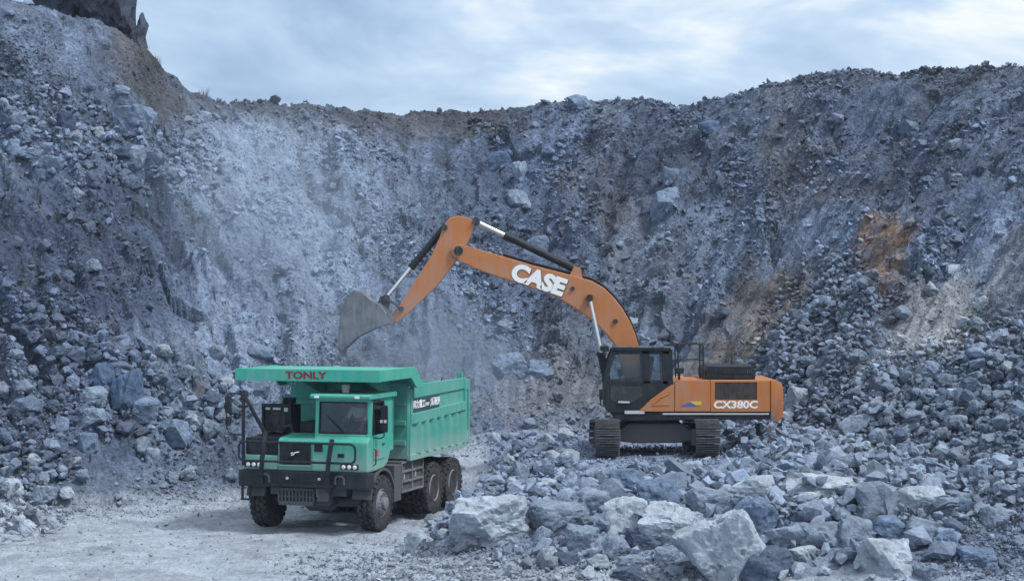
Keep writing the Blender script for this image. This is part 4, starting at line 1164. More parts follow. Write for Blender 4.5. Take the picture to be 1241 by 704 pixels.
for x in (-.9, 0, .9):
    mb = MB(); mb.box(x - .05, x + .05, YB - .075, YB - .02, 1.62, 3.6); T('wall_rib', 'teal_body', mb, fw, .01)
for x in (-.62, .35, 1.1):
    mb = MB(); mb.prism([(YB - .02, 3.66), (YB - .02, 3.15), (1.1, 3.66)], 'x', x - .03, x + .03); T('canopy_bracket', 'teal_body', mb, bed, .006)
# canopy
Wc = 1.91
mb = MB(); mb.prism([(.30, 3.70), (2.72, 3.74), (3.22, 3.40), (3.26, 3.46), (2.62, 3.94), (.30, 3.94), (.30, 3.86), (2.55, 3.86), (2.70, 3.76), (.36, 3.76)], 'x', -Wc + .06, Wc - .06)
mb = MB(); mb.prism([(.31, 3.84), (2.58, 3.86), (3.16, 3.42), (3.22, 3.48), (2.60, 3.93), (.31, 3.92)], 'x', -Wc + .04, Wc - .04); can = T('canopy', 'teal', mb, bevel=.008)
mb = MB(); mb.box(-Wc, Wc, .25, .31, 3.66, 3.955); lip = T('canopy_front', 'teal', mb, can, .012)
for sx in (1, -1):
    mb = MB(); mb.prism([(.31, 3.67), (2.35, 3.68), (2.75, 3.42), (3.22, 3.40), (3.24, 3.48), (2.60, 3.952), (.31, 3.952)], 'x', *sorted((sx * (Wc - .05), sx * (Wc + .002)))); T('canopy_side', 'teal', mb, can, .012)
for x in (-1.2, -.2, .8):
    mb = MB(); mb.box(x - .04, x + .04, .35, 2.6, 3.70, 3.84); T('canopy_rib', 'teal_body', mb, can, .006)
mb = MB(); mb.tube([(-.75, .7, 3.80), (-.75, .8, 3.62), (-.55, .8, 3.58), (-.5, .7, 3.80)], .035, 8); T('lifting_lug', 'teal_body', mb, can, 0)
text_part('TONLY', 'canopy_lettering', 'red', lip, (-.02, .247, 3.80), (math.pi / 2, 0, 0), .238, xs=1.36, bold=.010, extrude=.003)
# sign on the body
mb = MB(); sg_y0, sg_y1 = YB + .20, YB + 2.20
mb.box(W - .04, W - .012, sg_y0, sg_y1, 2.78, 3.10); sg = T('side_sign', 'navy', mb, bed, .004)
R90 = (math.pi / 2, 0, math.pi / 2)
text_part('同力重工', 'sign_lettering', 'white', sg, (W - .010, sg_y0 + .50, 2.945), R90, .22, xs=1.0, bold=.006, extrude=.002)
text_part('TONLY', 'sign_lettering', 'white', sg, (W - .010, sg_y0 + 1.08, 2.925), R90, .11, xs=.85, bold=.004, extrude=.002)
text_part('S', 'sign_logo', 'white', sg, (W - .010, sg_y0 + 1.34, 2.94), R90, .27, xs=.55, bold=.002, extrude=.002, shear=.3)
text_part('新能源', 'sign_lettering', 'white', sg, (W - .010, sg_y0 + 1.71, 2.955), R90, .22, xs=.95, bold=.006, extrude=.002)
# cab interior
mb = MB(); mb.box(.70, 1.25, 1.15, 1.62, 2.37, 2.50); mb.prism([(1.50, 2.5), (1.62, 2.5), (1.72, 3.1), (1.60, 3.1)], 'x', .74, 1.21); T('driver_seat', 'seat', mb, cab, .04)
mb = MB(); mb.lathe([(.19, -.012), (.21, 0), (.19, .012)], (0, 0, 0), 'z', 20); mb.tube([(-.19, 0, 0), (.19, 0, 0)], .012, 6)
st = mb.build('steering_wheel', 'black', cab, 0); st.location = (1.0, .72, 2.58); st.rotation_euler = (math.radians(35), 0, 0)
mb = MB(); mb.box(.3, 1.5, .45, .62, 2.37, 2.46); T('dashboard', 'seat', mb, cab, .03)

# the driver, seen through the windscreen
def skin_body(name, joints, bones, mat, parent=None, sub=2):
    me = bpy.data.meshes.new(name); me.from_pydata([j[0] for j in joints], bones, [])
    o = link(bpy.data.objects.new(name, me), parent)
    sk = o.modifiers.new('skin', 'SKIN'); sk.use_smooth_shade = True
    for i, j in enumerate(joints):
        rr = j[1] if isinstance(j[1], tuple) else (j[1], j[1]); me.skin_vertices[0].data[i].radius = rr
    me.skin_vertices[0].data[0].use_root = True
    ss = o.modifiers.new('sub', 'SUBSURF'); ss.levels = ss.render_levels = sub
    dg = bpy.context.evaluated_depsgraph_get()
    m2 = bpy.data.meshes.new_from_object(o.evaluated_get(dg)); o.modifiers.clear(); o.data = m2; m2.materials.clear(); m2.materials.append(M[mat])
    return o
drv = empty('person', truck.matrix_basis @ Vector((1.0, 1.34, 2.53)), -math.radians(17.9))
drv.location = Matrix.Translation(truck.location) @ truck.rotation_euler.to_matrix().to_4x4() @ Vector((1.0, 1.18, 2.51))
tag(drv, 'driver in a pale shirt holding the wheel behind the truck windscreen', 'person')
J = [((0, 0, 0), (.16, .12)), ((0, .02, .22), (.15, .11)), ((0, .03, .42), (.17, .11)), ((0, .02, .52), .055), ((0, 0, .60), (.075, .09)), ((0, -.01, .70), (.08, .10)), ((0, 0, .78), (.05, .06)),
     ((-.19, .02, .44), .065), ((-.26, -.14, .24), .05), ((-.17, -.40, .20), .036), ((-.16, -.50, .20), (.03, .04)),
     ((.19, .02, .44), .065), ((.26, -.14, .24), .05), ((.17, -.40, .20), .036), ((.16, -.50, .20), (.03, .04)),
     ((-.10, -.25, -.02), .085), ((-.11, -.48, -.02), .07), ((.10, -.25, -.02), .085), ((.11, -.48, -.02), .07)]
E_ = [(0, 1), (1, 2), (2, 3), (3, 4), (4, 5), (5, 6), (2, 7), (7, 8), (8, 9), (9, 10), (2, 11), (11, 12), (12, 13), (13, 14), (0, 15), (15, 16), (0, 17), (17, 18)]
skin_body('body', J, E_, 'skin', drv)
JS = [((0, 0, 0), (.175, .135)), ((0, .02, .22), (.165, .125)), ((0, .03, .42), (.18, .125)), ((0, .03, .47), (.10, .09)), ((-.19, .02, .44), .08), ((-.26, -.14, .24), .062), ((-.20, -.32, .21), .052), ((.19, .02, .44), .08), ((.26, -.14, .24), .062), ((.20, -.32, .21), .052)]
skin_body('shirt', JS, [(0, 1), (1, 2), (2, 3), (2, 4), (4, 5), (5, 6), (2, 7), (7, 8), (8, 9)], 'shirt', drv)
V, Tt = ICO[3]
def head_piece(name, mat, c, rad, keep=None):
    mb = MB(); sel = [t for t in Tt if keep is None or keep(V[t].mean(0))]
    mb.add([(c[0] + v[0] * rad[0], c[1] + v[1] * rad[1], c[2] + v[2] * rad[2]) for v in V], [tuple(t) for t in sel])
    return mb.build(name, mat, drv, 0, True)
head_piece('hair', 'hair', (0, .012, .715), (.092, .118, .118), lambda q: q[2] > .15 or q[1] > .35)
for sx in (-1, 1):
    head_piece('ear', 'skin', (sx * .088, .01, .68), (.014, .03, .04)); head_piece('eye', 'hair', (sx * .034, -.100, .695), (.013, .008, .008))
head_piece('nose', 'skin', (0, -.112, .665), (.014, .022, .026)); head_piece('mouth', 'magenta', (0, -.098, .625), (.028, .008, .008))
for sx in (-1, 1):                                     # fingers closed round the wheel rim
    for k in range(4):
        mb = MB(); bx = sx * .16 + (k - 1.5) * .020
        mb.tube([(bx, -.50, .215), (bx, -.56, .235), (bx, -.595, .215), (bx, -.585, .185), (bx, -.555, .175)], [.011, .010, .0095, .009, .007], 6); mb.build('finger', 'skin', drv, 0, True)
    mb = MB(); mb.tube([(sx * .125, -.48, .20), (sx * .105, -.53, .20), (sx * .115, -.565, .19)], [.012, .011, .008], 6); mb.build('thumb', 'skin', drv, 0, True)

# ------------------------------------------------------------------ the excavator (local: x to the picture's right = its rear, y away from the viewer, z up)
exc = empty('excavator', EXC)
tag(exc, 'orange crawler excavator with black cab swinging its raised boom over the truck', 'excavator')
def X(name, mat, mb, parent=exc, bevel=0.012, smooth=False): return mb.build(name, mat, parent, bevel, smooth)
Z0 = EXC.z
def bp(u, v, Y=EXC.y):                                  # a side-view point (x, z) in the plane at depth Y
    return ((u - CX) / F * Y - EXC.x, CH - (v - CY) / F * Y - Z0)

# tracks: shoes run round an oblong loop in the y-z plane
half, rad, tw = 1.80, .47, .68
per = 4 * half + 2 * math.pi * rad; NS = 50
sh = MB(); sh.box(-tw / 2, tw / 2, -.088, .088, -.012, .018)
for yy_ in (-.070, -.004, .062): sh.prism([(yy_ - .012, .018), (yy_ + .012, .018), (yy_ + .007, .058), (yy_ - .007, .058)], 'x', -tw / 2, tw / 2)
SHOE = sh.mesh('track_shoe', .004); SHOE.materials.append(M['steel_dark'])
for sx in (-1, 1):
    mb = MB(); n = 14
    loop = [(half + .36 * math.cos(math.radians(-90 + 180 * k / n)), .53 + .36 * math.sin(math.radians(-90 + 180 * k / n))) for k in range(n + 1)] + [(-half + .36 * math.cos(math.radians(90 + 180 * k / n)), .53 + .36 * math.sin(math.radians(90 + 180 * k / n))) for k in range(n + 1)]
    mb.prism(loop, 'x', sx * 1.41 - .20, sx * 1.41 + .20)
    tr = X('track', 'chassis', mb, bevel=.02); tr.rotation_euler = (math.radians(-4.0), 0, 0); tr.location = (0, 0, -.10)
    mb = MB(); mb.box(*sorted((sx * 1.02, sx * 1.20)), -1.7, 1.7, .30, .78); X('track_frame', 'chassis', mb, tr, .03)
    for yy_ in (-half, half):
        mb = MB(); mb.lathe([(.40, -.06), (.43, 0), (.40, .06)], (sx * 1.41, yy_, .53), 'x', 20); X('idler_wheel', 'chassis', mb, tr, 0, True)
    for k in range(NS):
        s_ = per * k / NS
        if s_ < 2 * half: y_, z_, a_ = -half + s_, .53 + rad, 0
        elif s_ < 2 * half + math.pi * rad: t = (s_ - 2 * half) / rad; y_, z_, a_ = half + rad * math.sin(t), .53 + rad * math.cos(t), -t
        elif s_ < 4 * half + math.pi * rad: y_, z_, a_ = half - (s_ - 2 * half - math.pi * rad), .53 - rad, math.pi
        else: t = (s_ - 4 * half - math.pi * rad) / rad; y_, z_, a_ = -half - rad * math.sin(t), .53 - rad * math.cos(t), math.pi - t
        o = link(bpy.data.objects.new('track_shoe', SHOE), tr); o.location = (sx * 1.41, y_, z_); o.rotation_euler = (a_, 0, 0)
mb = MB(); mb.prism([(-1.15, .42), (-.6, .35), (.6, .35), (1.15, .42), (1.15, .62), (.75, .92), (-.75, .92), (-1.15, .62)], 'y', -1.15, 1.15); X('undercarriage_frame', 'chassis', mb, bevel=.05)
mb = MB(); mb.lathe([(.80, .88), (.80, 1.0), (.72, 1.02), (.72, 1.12), (0, 1.12)], (0, 0, 0), 'z', 36); X('slewing_ring', 'chassis', mb, bevel=0, smooth=True)

# upper structure. side-view pixels are read at the near side of the house
YN = EXC.y - 1.5
def P(u, v): return bp(u, v, YN)
def poly(*uv): return [P(*q) for q in uv]
xl, zl = P(737, 508); xr, zt = P(944, 499)
mb = MB(); mb.prism([P(739, 500), P(936, 499), P(936, 508), P(760, 510), P(746, 508)], 'y', -1.46, 1.46); plat = X('platform', 'cab_black', mb, bevel=.02)
mb = MB(); a = P(803, 500.5); b = P(932, 502.5); mb.box(a[0], b[0], -1.485, -1.45, b[1], a[1]); X('side_trim', 'silver', mb, plat, .006)
mb = MB(); a = P(757, 497.5); b = P(781, 501.5); mb.box(a[0], b[0], -1.50, -1.45, b[1], a[1]); X('step_plate', 'silver', mb, plat, .006)
# engine house in orange: nose panel with the slanted front, middle and rear doors
zb, zt = P(0, 498.7)[1], P(0, 460.5)[1]
x1, x2, x3 = P(817.5, 0)[0], P(861, 0)[0], P(933.5, 0)[0]
mb = MB(); mb.prism(poly((773.5, 498.7), (817, 498.7), (817, 464.5), (808, 470), (790, 483)), 'y', -1.50, -.75); np_ = X('nose_panel', 'orange', mb, bevel=.015)
mb = MB(); mb.tube([(*P(792, 489)[:1], -1.505, P(792, 489)[1]), (*P(800, 482)[:1], -1.505, P(800, 482)[1]), (*P(811, 477)[:1], -1.505, P(811, 477)[1])], .018, 6); mb.tube([(*P(790, 491)[:1], -1.505, P(790, 491)[1]), (*P(811, 490)[:1], -1.505, P(811, 490)[1])], .014, 6); X('pressed_crease', 'orange', mb, np_, 0)
mb = MB(); mb.prism(poly((817.6, 498.7), (861, 498.7), (861, 460.5), (826, 460.5), (817.6, 464.2)), 'y', -1.50, 1.46); mid = X('side_door', 'orange', mb, bevel=.02)
mb = MB(); mb.prism(poly((861.5, 498.7), (933, 498.7), (933, 460.5), (861.5, 460.5)), 'y', -1.46, 1.46); eng = X('engine_house', 'orange', mb, bevel=.02)
# framed opening of the radiator grille
ga, gb = P(866.5, 463), P(917.5, 484.2)
mb = MB(); mb.box(x2 + .01, ga[0], -1.50, -1.455, zb, zt - .02); mb.box(gb[0], x3 - .01, -1.50, -1.455, zb, zt - .02); mb.box(ga[0], gb[0], -1.50, -1.455, zb, gb[1]); mb.box(ga[0], gb[0], -1.50, -1.455, ga[1], zt - .02); X('radiator_door', 'orange', mb, eng, .004)
mb = MB(); mb.box(ga[0], gb[0], -1.475, -1.462, gb[1], ga[1]); rg = X('radiator_grille', 'grille', mb, eng, 0)
for k in range(16):
    xx = ga[0] + (gb[0] - ga[0]) * (k + .5) / 16; mb = MB(); mb.box(xx - .012, xx + .012, -1.492, -1.476, gb[1] + .01, ga[1] - .01); X('grille_bar', 'grille', mb, rg, 0)
tc_ = P(891.5, 490.6); text_part('CX380C', 'model_lettering', 'white', eng, (tc_[0], -1.503, tc_[1]), (math.pi / 2, 0, 0), .285, xs=1.22, bold=.010, extrude=.003, shear=.05)
ea, eb = P(824, 492.5), P(848, 487)
mb = MB(); mb.prism([(ea[0], ea[1]), (eb[0] - .1, ea[1]), (eb[0] - .18, eb[1]), (ea[0] + .16, eb[1] - .05)], 'y', -1.505, -1.5005); X('blue_decal', 'blue', mb, mid, 0)
mb = MB(); mb.prism([(eb[0] - .30, eb[1] + .02), (eb[0] + .04, eb[1] + .02), (eb[0] + .06, ea[1] + .04), (eb[0] - .12, ea[1] + .04)], 'y', -1.510, -1.5055); X('yellow_decal', 'yellow', mb, mid, 0)
# counterweight with rounded corners
ca_, cb_ = P(934.2, 460.8), P(949.3, 511)
mb = MB(); w = 1.48; r_ = .24; prof_ = [(ca_[0], cb_[1] + .06), (ca_[0] + .10, cb_[1])]
for k in range(7): t = math.radians(-90 + 90 * k / 6); prof_.append((cb_[0] - r_ + r_ * math.cos(t), cb_[1] + r_ + r_ * math.sin(t)))
for k in range(7): t = math.radians(90 * k / 6); prof_.append((cb_[0] - r_ + r_ * math.cos(t), ca_[1] - r_ + r_ * math.sin(t)))
prof_.append((ca_[0], ca_[1]))
mb.prism(prof_, 'y', -w, w); cw = X('counterweight', 'orange', mb, bevel=.035, smooth=True)
mb = MB(); mb.box(ca_[0] + .02, cb_[0] - .25, -w - .004, -w + .1, cb_[1] + .03, cb_[1] + .22); X('lower_band', 'cage', mb, cw, .01)
# raised black engine cover with louvres
ha, hb = P(856, 444), P(917, 460)
mb = MB(); mb.prism([(ha[0], hb[1]), (ha[0] + .0, ha[1] - .12), (ha[0] + .12, ha[1]), (hb[0] - .08, ha[1]), (hb[0], ha[1] - .1), (hb[0], hb[1])], 'y', -1.25, .9); hd = X('engine_cover', 'cab_black', mb, bevel=.03)
for k in range(18):
    xx = ha[0] + .28 + k * .06; mb = MB(); mb.box(xx, xx + .03, -1.268, -1.25, ha[1] - .20, ha[1] - .08); X('louvre', 'chassis', mb, hd, 0)
mb = MB(); mb.tube([(ha[0] + .95, .2, ha[1]), (ha[0] + .95, .2, ha[1] + .28), (ha[0] + 1.05, .2, ha[1] + .34)], .06, 10); X('exhaust_pipe', 'chassis', mb, hd, 0, True)
# far-side boxes
mb = MB(); mb.box(P(760, 0)[0], x1 - .01, .50, 1.46, zb, zt - .22); X('fuel_tank', 'orange', mb, bevel=.04)
mb = MB(); mb.box(P(742, 0)[0], P(759.5, 0)[0], .6, 1.4, zb, zb + .45); X('tool_box', 'cab_black', mb, bevel=.03)

# cab
Yc0, Yc1 = -1.49, -.52
prof = [(737, 500), (732.5, 492), (731.8, 470), (736.5, 445), (741, 425), (745, 421), (812, 421.5), (813.5, 426), (815, 452), (812, 468), (790, 483.5), (771.5, 499.5)]
cab_root = MB()
lo_ = poly((737, 500), (732.5, 492), (732, 464.5), (790, 464.5), (812.5, 464.5), (806, 472), (789, 483.5), (772, 499.5))
cab_root.prism(lo_, 'y', Yc0, Yc1); cabx = X('cab', 'cab_black', cab_root, bevel=.015)
def cabpost(name, pts, w=.09):
    for y_ in (Yc0 + .045, Yc1 - .045):
        mb = MB()
        for a, b in zip(pts[:-1], pts[1:]):
            p_, q_ = P(*a), P(*b); mb.bar((p_[0], y_, p_[1]), (q_[0], y_, q_[1]), w, .09, up=(0, 1, 0))
        X(name, 'cab_black', mb, cabx, .012)
cabpost('front_pillar', [(733.5, 465), (738, 442), (745, 424)], .15)
cabpost('middle_pillar', [(784, 465), (782.5, 424)], .22)
cabpost('rear_pillar', [(809.5, 466), (808.5, 424)], .30)
cabpost('roof_rail', [(745, 425.5), (811, 425.5)], .17)
cabpost('door_bar', [(735, 463.5), (810, 463.5)], .10)
mb = MB(); mb.prism(poly((741.5, 424), (745, 420.2), (812, 420.8), (814.5, 424), (812, 425.5), (745, 425)), 'y', Yc0 - .03, Yc1 + .02); X('cab_roof', 'cab_black', mb, cabx, .02)
mb = MB(); q0, q1 = P(744, 420.6), P(812, 421.2); mb.bar((q0[0], Yc0 - .02, q0[1] + .01), (q1[0], Yc0 - .02, q1[1] + .01), .05, .04); X('roof_gutter', 'cage', mb, cabx, .008)
def pane(name, pts, y_): mb = MB(); mb.prism(pts, 'y', y_, y_ + .008); return X(name, 'glass', mb, cabx, 0)
for y_ in (Yc0 + .04, Yc1 - .05):
    pane('door_window', poly((738, 462), (743, 444), (748, 428), (779, 428), (781, 462)), y_)
    pane('rear_side_window', poly((787, 462), (786, 428), (805, 428), (806, 462)), y_)
f0, f1, f2 = P(733, 466), P(737.5, 445), P(744, 425)
mb = MB(); mb.add([(f0[0], Yc0 + .1, f0[1]), (f0[0], Yc1 - .1, f0[1]), (f2[0], Yc1 - .1, f2[1]), (f2[0], Yc0 + .1, f2[1]), (f0[0] + .01, Yc0 + .1, f0[1]), (f0[0] + .01, Yc1 - .1, f0[1]), (f2[0] + .01, Yc1 - .1, f2[1]), (f2[0] + .01, Yc0 + .1, f2[1])], [(0, 1, 2, 3), (7, 6, 5, 4), (0, 4, 5, 1), (1, 5, 6, 2), (2, 6, 7, 3), (3, 7, 4, 0)]); X('front_window', 'glass', mb, cabx, 0)
# lower door window, a darker glossy inset with its handle
mb = MB(); mb.prism(poly((740, 484), (739.5, 468), (779, 468), (780, 478), (768, 487), (745, 487)), 'y', Yc0 - .008, Yc0 - .001); X('lower_door_window', 'gloss_black', mb, cabx, 0)
mb = MB(); q0, q1 = P(749, 487), P(763, 487.5); mb.bar((q0[0], Yc0 - .03, q0[1]), (q1[0], Yc0 - .03, q1[1]), .05, .05); X('door_handle', 'silver', mb, cabx, .012)
mb = MB(); q0 = P(727.5, 473); q1 = P(728, 491)
mb.tube([(P(733, 471)[0], Yc0, P(733, 471)[1]), (q0[0], Yc0 - .02, q0[1]), (q1[0], Yc0 - .02, q1[1]), (P(733, 492)[0], Yc0, P(733, 492)[1])], .022, 6); X('grab_rail', 'cab_black', mb, cabx, 0)
mb = MB(); q0 = P(728.5, 480); mb.box(q0[0] - .06, q0[0] + .04, Yc0 - .14, Yc0 - .04, q0[1] - .1, q0[1] + .2); X('cab_mirror', 'cab_black', mb, cabx, .02)
mb = MB(); q0 = P(734, 422); mb.box(q0[0] - .12, q0[0] + .10, Yc0 + .1, Yc0 + .32, q0[1] - .09, q0[1] + .05); mb.box(q0[0] - .12, q0[0] + .10, Yc1 - .32, Yc1 - .1, q0[1] - .09, q0[1] + .05); X('work_lamp', 'cab_black', mb, cabx, .02)
q0 = P(786, 475)
mb = MB(); mb.box(q0[0] - .45, q0[0] + .05, -1.25, -.78, q0[1] + .25, q0[1] + .38); mb.prism([(q0[0] - .02, q0[1] + .38), (q0[0] + .10, q0[1] + .38), (q0[0] + .2, q0[1] + 1.0), (q0[0] + .1, q0[1] + 1.02)], 'y', -1.23, -.80); X('operator_seat', 'seat', mb, cabx, .04)
q0 = P(753, 452); mb = MB(); mb.box(q0[0] - .08, q0[0] + .08, -1.0, -.92, q0[1] - .1, q0[1] + .1); mb.tube([(q0[0], -.96, q0[1] - .1), (q0[0] - .05, -.96, q0[1] - .5)], .02, 6); X('monitor', 'seat', mb, cabx, .01)
q0 = P(767, 460); mb = MB(); mb.tube([(q0[0], -1.30, q0[1] - .25), (q0[0], -1.3, q0[1] + .02)], .02, 6); mb.box(q0[0] - .16, q0[0] + .1, -1.36, -1.22, q0[1] - .22, q0[1] - .1); X('control_lever', 'seat', mb, cabx, .008)
# handrails behind the cab
mb = MB(); z_top, z_mid, z_lo = P(0, 417)[1], P(0, 437.5)[1], P(0, 460)[1]
xa, xb = P(809, 0)[0], P(853, 0)[0]; xm = P(822, 0)[0]
for y_ in (-1.35, -.35):
    mb.tube([(xa, y_, z_top - .05), (xm, y_, z_top - .02), (xb - .08, y_, z_top), (xb, y_, z_top - .08), (xb, y_, z_lo)], .02, 6)
    mb.tube([(xa, y_, z_mid - .02), (xb, y_, z_mid + .03)], .016, 6)
    mb.tube([(xm, y_, z_top), (xm + .02, y_, z_lo)], .018, 6)
for zz in (z_top - .04, z_mid): mb.tube([(xb, -1.35, zz), (xb, -.35, zz)], .018, 6)
mb.tube([(P(829, 0)[0], -1.35, P(0, 456)[1]), (P(846, 0)[0], -1.35, P(0, 456.5)[1])], .016, 6)
X('handrail', 'cab_black', mb, bevel=0)
mb = MB(); q0, q1 = P(819, 446), P(829, 452.5); mb.box(q0[0], q1[0], -1.45, -1.30, q1[1], q0[1]); mb.tube([((q0[0] + q1[0]) / 2, -1.38, q1[1]), ((q0[0] + q1[0]) / 2, -1.38, z_lo)], .025, 6); X('rear_view_mirror', 'cab_black', mb, bevel=.03)

# boom: a curved box section tapering to both ends
def bpoly(*uv): return [bp(*q) for q in uv]
top = [(549, 300), (556, 296), (574, 300.5), (610, 311), (645, 321.5), (696, 334.5), (717, 340.5), (731, 348.5), (743, 360), (754, 374), (763, 390), (769, 404), (775, 424), (780, 450), (781, 466)]
bot = [(766, 472), (758, 463), (752, 440), (745, 418.5), (735, 405), (722, 392.5), (709, 382), (696, 373), (674, 360), (650, 351), (626, 343), (590, 331), (567.5, 322.5), (556, 313), (549, 307)]
mb = MB(); mb.prism(bpoly(*(top + bot)), 'y', -.29, .29); boom = X('boom', 'orange', mb, bevel=.03)
dd = bp(632, 338.5); text_part('CASE', 'boom_lettering', 'white', boom, (bp(651.5, 339.5)[0], -.297, bp(651.5, 339.5)[1]), (math.pi / 2, -math.radians(-18.5), 0), .66, xs=1.05, bold=.038, extrude=.004, shear=.06, spacing=.98)
text_part('CASE', 'lettering_outline', 'grey_line', boom, (bp(652, 340.3)[0], -.2925, bp(652, 340.3)[1]), (math.pi / 2, -math.radians(-18.5), 0), .66, xs=1.05, bold=.055, extrude=.002, shear=.06, spacing=.98)
for (u, v, rr) in ((714, 361, .13), (693.5, 349.5, .06), (745, 389, .07)):
    q0 = bp(u, v); mb = MB(); mb.lathe([(rr, -.34), (rr, .34), (0, .34)], (q0[0], 0, q0[1]), 'y', 16); X('boom_pin', 'orange' if rr > .1 else 'chassis', mb, boom, 0, True)
mb = MB(); pts = [(*bp(u, v - 2.0)[:1], .12, bp(u, v - 2.0)[1]) for u, v in top[3:13]]; mb.tube(pts, .035, 8); pts = [(p_[0], -.10, p_[2] + .02) for p_ in pts]; mb.tube(pts, .03, 8); X('hydraulic_line', 'cab_black', mb, boom, 0, True)
def cyl(name, a, b, frac, R_, r_, y_, parent):
    """hydraulic cylinder: black barrel from a, chrome rod to b"""
    a, b = Vector((a[0], y_, a[1])), Vector((b[0], y_, b[1])); m = a.lerp(b, frac); d_ = (b - a).normalized()
    mb = MB(); mb.tube([a - d_ * .08, a + d_ * .05, m - d_ * .12, m - d_ * .12, m], [R_, R_, R_, R_ * 1.15, R_ * 1.15], 14); c = X(name, 'cab_black', mb, parent, 0, True)
    mb = MB(); mb.tube([m - d_ * .1, b], r_, 12); X('piston_rod', 'chrome', mb, c, 0, True)
    mb = MB(); mb.lathe([(R_ * 1.05, -R_ * 1.1), (R_ * 1.05, R_ * 1.1), (0, R_ * 1.1)], (b.x, b.y, b.z), 'y', 14); X('rod_eye', 'chassis', mb, c, 0, True)
    return c
cyl('arm_cylinder', bp(699, 327), bp(577, 268.5), .72, .115, .065, 0, exc)
q0, q1 = bp(690, 334), bp(706, 338); qt = bp(699, 325)
for y_ in (-.16, .12):
    mb = MB(); mb.prism([q0, q1, (qt[0] + .1, qt[1]), (qt[0] - .08, qt[1] + .06)], 'y', y_, y_ + .04); X('cylinder_bracket', 'orange', mb, boom, .006)
for y_ in (-.44, .44): cyl('boom_cylinder', bp(742, 492), bp(714, 361), .50, .10, .058, y_, exc)
# stick
st_poly = bpoly((546, 264), (556, 262), (570, 264.5), (576.5, 268.5), (574, 277), (567.5, 293), (560, 306), (554, 315.5), (529, 347.5), (500, 375), (482, 391), (475, 392.5), (471, 387), (474, 381), (484, 371), (493.5, 355.5), (522.5, 311), (533, 288), (537, 274))
mb = MB(); mb.prism(st_poly, 'y', -.20, .20); stick = X('stick', 'orange', mb, bevel=.025)
for (u, v, rr) in ((556, 304, .13), (576, 269, .09), (539, 276, .09), (487, 374, .08), (476, 388, .10)):
    q0 = bp(u, v); mb = MB(); mb.lathe([(rr, -.36 if rr > .12 else -.27), (rr, .36 if rr > .12 else .27), (0, .27)], (q0[0], 0, q0[1]), 'y', 14); X('stick_pin', 'chassis', mb, stick, 0, True)
for y_ in (-.30, .22):
    mb = MB(); mb.prism(bpoly((552, 296), (575, 300), (572, 322), (560, 318), (548, 309), (547, 301)), 'y', y_, y_ + .08)
    X('boom_fork', 'orange', mb, boom, .01)
cyl('bucket_cylinder', bp(539, 275), bp(468, 361), .58, .10, .055, 0, exc)
# bucket linkage
for y_ in (-.27, .21):
    mb = MB(); a, b = bp(468, 361), bp(487, 374); mb.bar((a[0], y_ + .03, a[1]), (b[0], y_ + .03, b[1]), .05, .16, up=(0, 1, 0)); X('rocker_link', 'chassis', mb, stick, .01)
mb = MB(); a, b = bp(468, 361), bp(463, 373); mb.bar((a[0], 0, a[1]), (b[0], 0, b[1]), .34, .14, up=(0, 1, 0)); X('bucket_link', 'chassis', mb, stick, .01)
# bucket
side = [(475, 391), (470, 380), (463, 370), (450, 362.5), (440, 353.5), (431.5, 351.5), (421.5, 361), (415.5, 377), (413, 400), (413, 420), (417, 424), (422.5, 419.5), (435.5, 408), (457, 398)]
SP = bpoly(*side)
bw = .82
bucket = empty('bucket', (0, 0, 0)); bucket.parent = exc
for y_ in (-bw, bw - .05):
    mb = MB(); mb.prism(SP, 'y', y_, y_ + .05); X('side_plate', 'steel', mb, bucket, .008)
mb = MB()
back = SP[1:11]; cx_, cz_ = sum(p_[0] for p_ in SP) / len(SP), sum(p_[1] for p_ in SP) / len(SP)
for a, b in zip(back[:-1], back[1:]):
    def inn(p_): v_ = Vector((cx_ - p_[0], cz_ - p_[1])).normalized() * .05; return (p_[0] + v_.x, p_[1] + v_.y)
    mb.prism([a, b, inn(b), inn(a)], 'y', -bw + .05, bw - .05)
X('bucket_shell', 'steel', mb, bucket, 0)
for k in range(5):
    yk = -bw + .10 + k * (2 * bw - .20) / 4
    a, b = bp(414.5, 418), bp(416.5, 431.5); mb = MB(); mb.prism([(a[0] - .05, a[1]), (a[0] + .09, a[1]), (b[0] + .02, b[1]), (b[0] - .02, b[1])], 'y', yk - .055, yk + .055); X('tooth', 'steel', mb, bucket, .006)
for y_ in (-.30, .24):
    mb = MB(); mb.prism(bpoly((455, 365), (463, 368), (472, 377), (480, 388), (477, 394), (468, 394), (458, 390)), 'y', y_, y_ + .06); X('bucket_ear', 'steel', mb, bucket, .01)
for y_ in (-bw - .03, bw):
    mb = MB(); mb.prism(bpoly((474, 391), (457, 397), (436, 407), (424, 418), (421, 414), (434, 402), (456, 391), (472, 386)), 'y', y_, y_ + .03); X('wear_strip', 'steel', mb, bucket, .004)

# ------------------------------------------------------------------ dusty air over the pit
hz = bpy.data.materials.new('dusty_air'); hz.use_nodes = True
hn, hl = hz.node_tree.nodes, hz.node_tree.links
hn.remove(hn['Principled BSDF'])
pv_ = hn.new('ShaderNodeVolumePrincipled'); pv_.inputs['Color'].default_value = (0.80, 0.88, 1.0, 1); pv_.inputs['Density'].default_value = HAZE; pv_.inputs['Anisotropy'].default_value = 0.2
hl.new(pv_.outputs['Volume'], hn['Material Output'].inputs['Volume'])
M['haze'] = hz
mb = MB(); mb.box(-75, 75, -8, 135, -1.6, 24)
haze = mb.build('haze', 'haze'); tag(haze, 'thin pale blue dusty air hanging over the quarry', 'haze', kind='stuff')

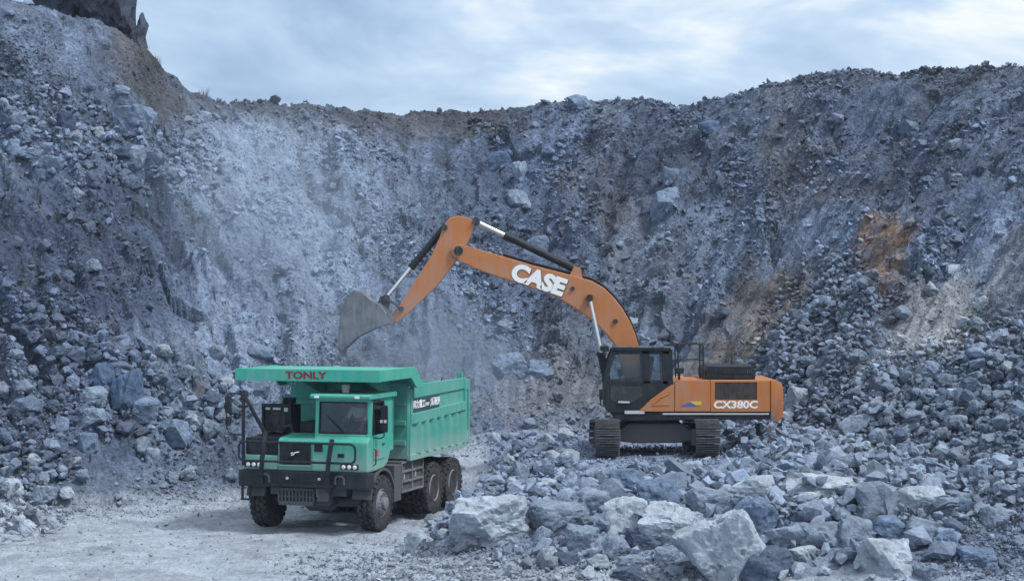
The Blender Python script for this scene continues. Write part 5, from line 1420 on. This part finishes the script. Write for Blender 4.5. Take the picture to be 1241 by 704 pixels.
# thin dust shaken up by the falling load and drifting up the pale face
def dust(loc, rad, dens, label):
    m = bpy.data.materials.new('drifting_dust'); m.use_nodes = True
    n, l = m.node_tree.nodes, m.node_tree.links; n.remove(n['Principled BSDF'])
    tc = n.new('ShaderNodeTexCoord'); ln = n.new('ShaderNodeVectorMath'); ln.operation = 'LENGTH'; l.new(tc.outputs['Object'], ln.inputs[0])
    fo = n.new('ShaderNodeMapRange'); fo.interpolation_type = 'SMOOTHSTEP'; fo.inputs[1].default_value = 1.0; fo.inputs[2].default_value = 0.15; fo.inputs[3].default_value = 0; fo.inputs[4].default_value = 1
    l.new(ln.outputs['Value'], fo.inputs[0])
    nz = n.new('ShaderNodeTexNoise'); nz.inputs['Scale'].default_value = 1.7; nz.inputs['Detail'].default_value = 3; l.new(tc.outputs['Object'], nz.inputs['Vector'])
    nr_ = n.new('ShaderNodeMapRange'); nr_.inputs[1].default_value = 0.38; nr_.inputs[2].default_value = 0.72; nr_.inputs[3].default_value = 0.1; nr_.inputs[4].default_value = dens
    l.new(nz.outputs['Fac'], nr_.inputs[0])
    nr_.inputs[3].default_value = dens * .3
    mu_ = n.new('ShaderNodeMath'); mu_.operation = 'MULTIPLY'; l.new(fo.outputs[0], mu_.inputs[0]); l.new(nr_.outputs[0], mu_.inputs[1])
    pv = n.new('ShaderNodeVolumePrincipled'); pv.inputs['Color'].default_value = (0.58, 0.74, 1.0, 1); l.new(mu_.outputs[0], pv.inputs['Density'])
    l.new(pv.outputs['Volume'], n['Material Output'].inputs['Volume'])
    V, Tt = ICO[3]; mb = MB(); mb.add([tuple(v) for v in V], [tuple(t) for t in Tt])
    M['dust'] = m; o = mb.build('dust_cloud', 'dust'); o.location = loc; o.scale = rad
    tag(o, label, 'dust', kind='stuff'); return o
dust((-2.6, 54.5, 3.6), (4.2, 2.4, 3.0), .36, 'thin pale dust rising over the truck body under the bucket')
dust((-8.6, 64.0, 7.6), (6.2, 3.6, 6.6), .20, 'veil of dust drifting up the pale face behind the truck')
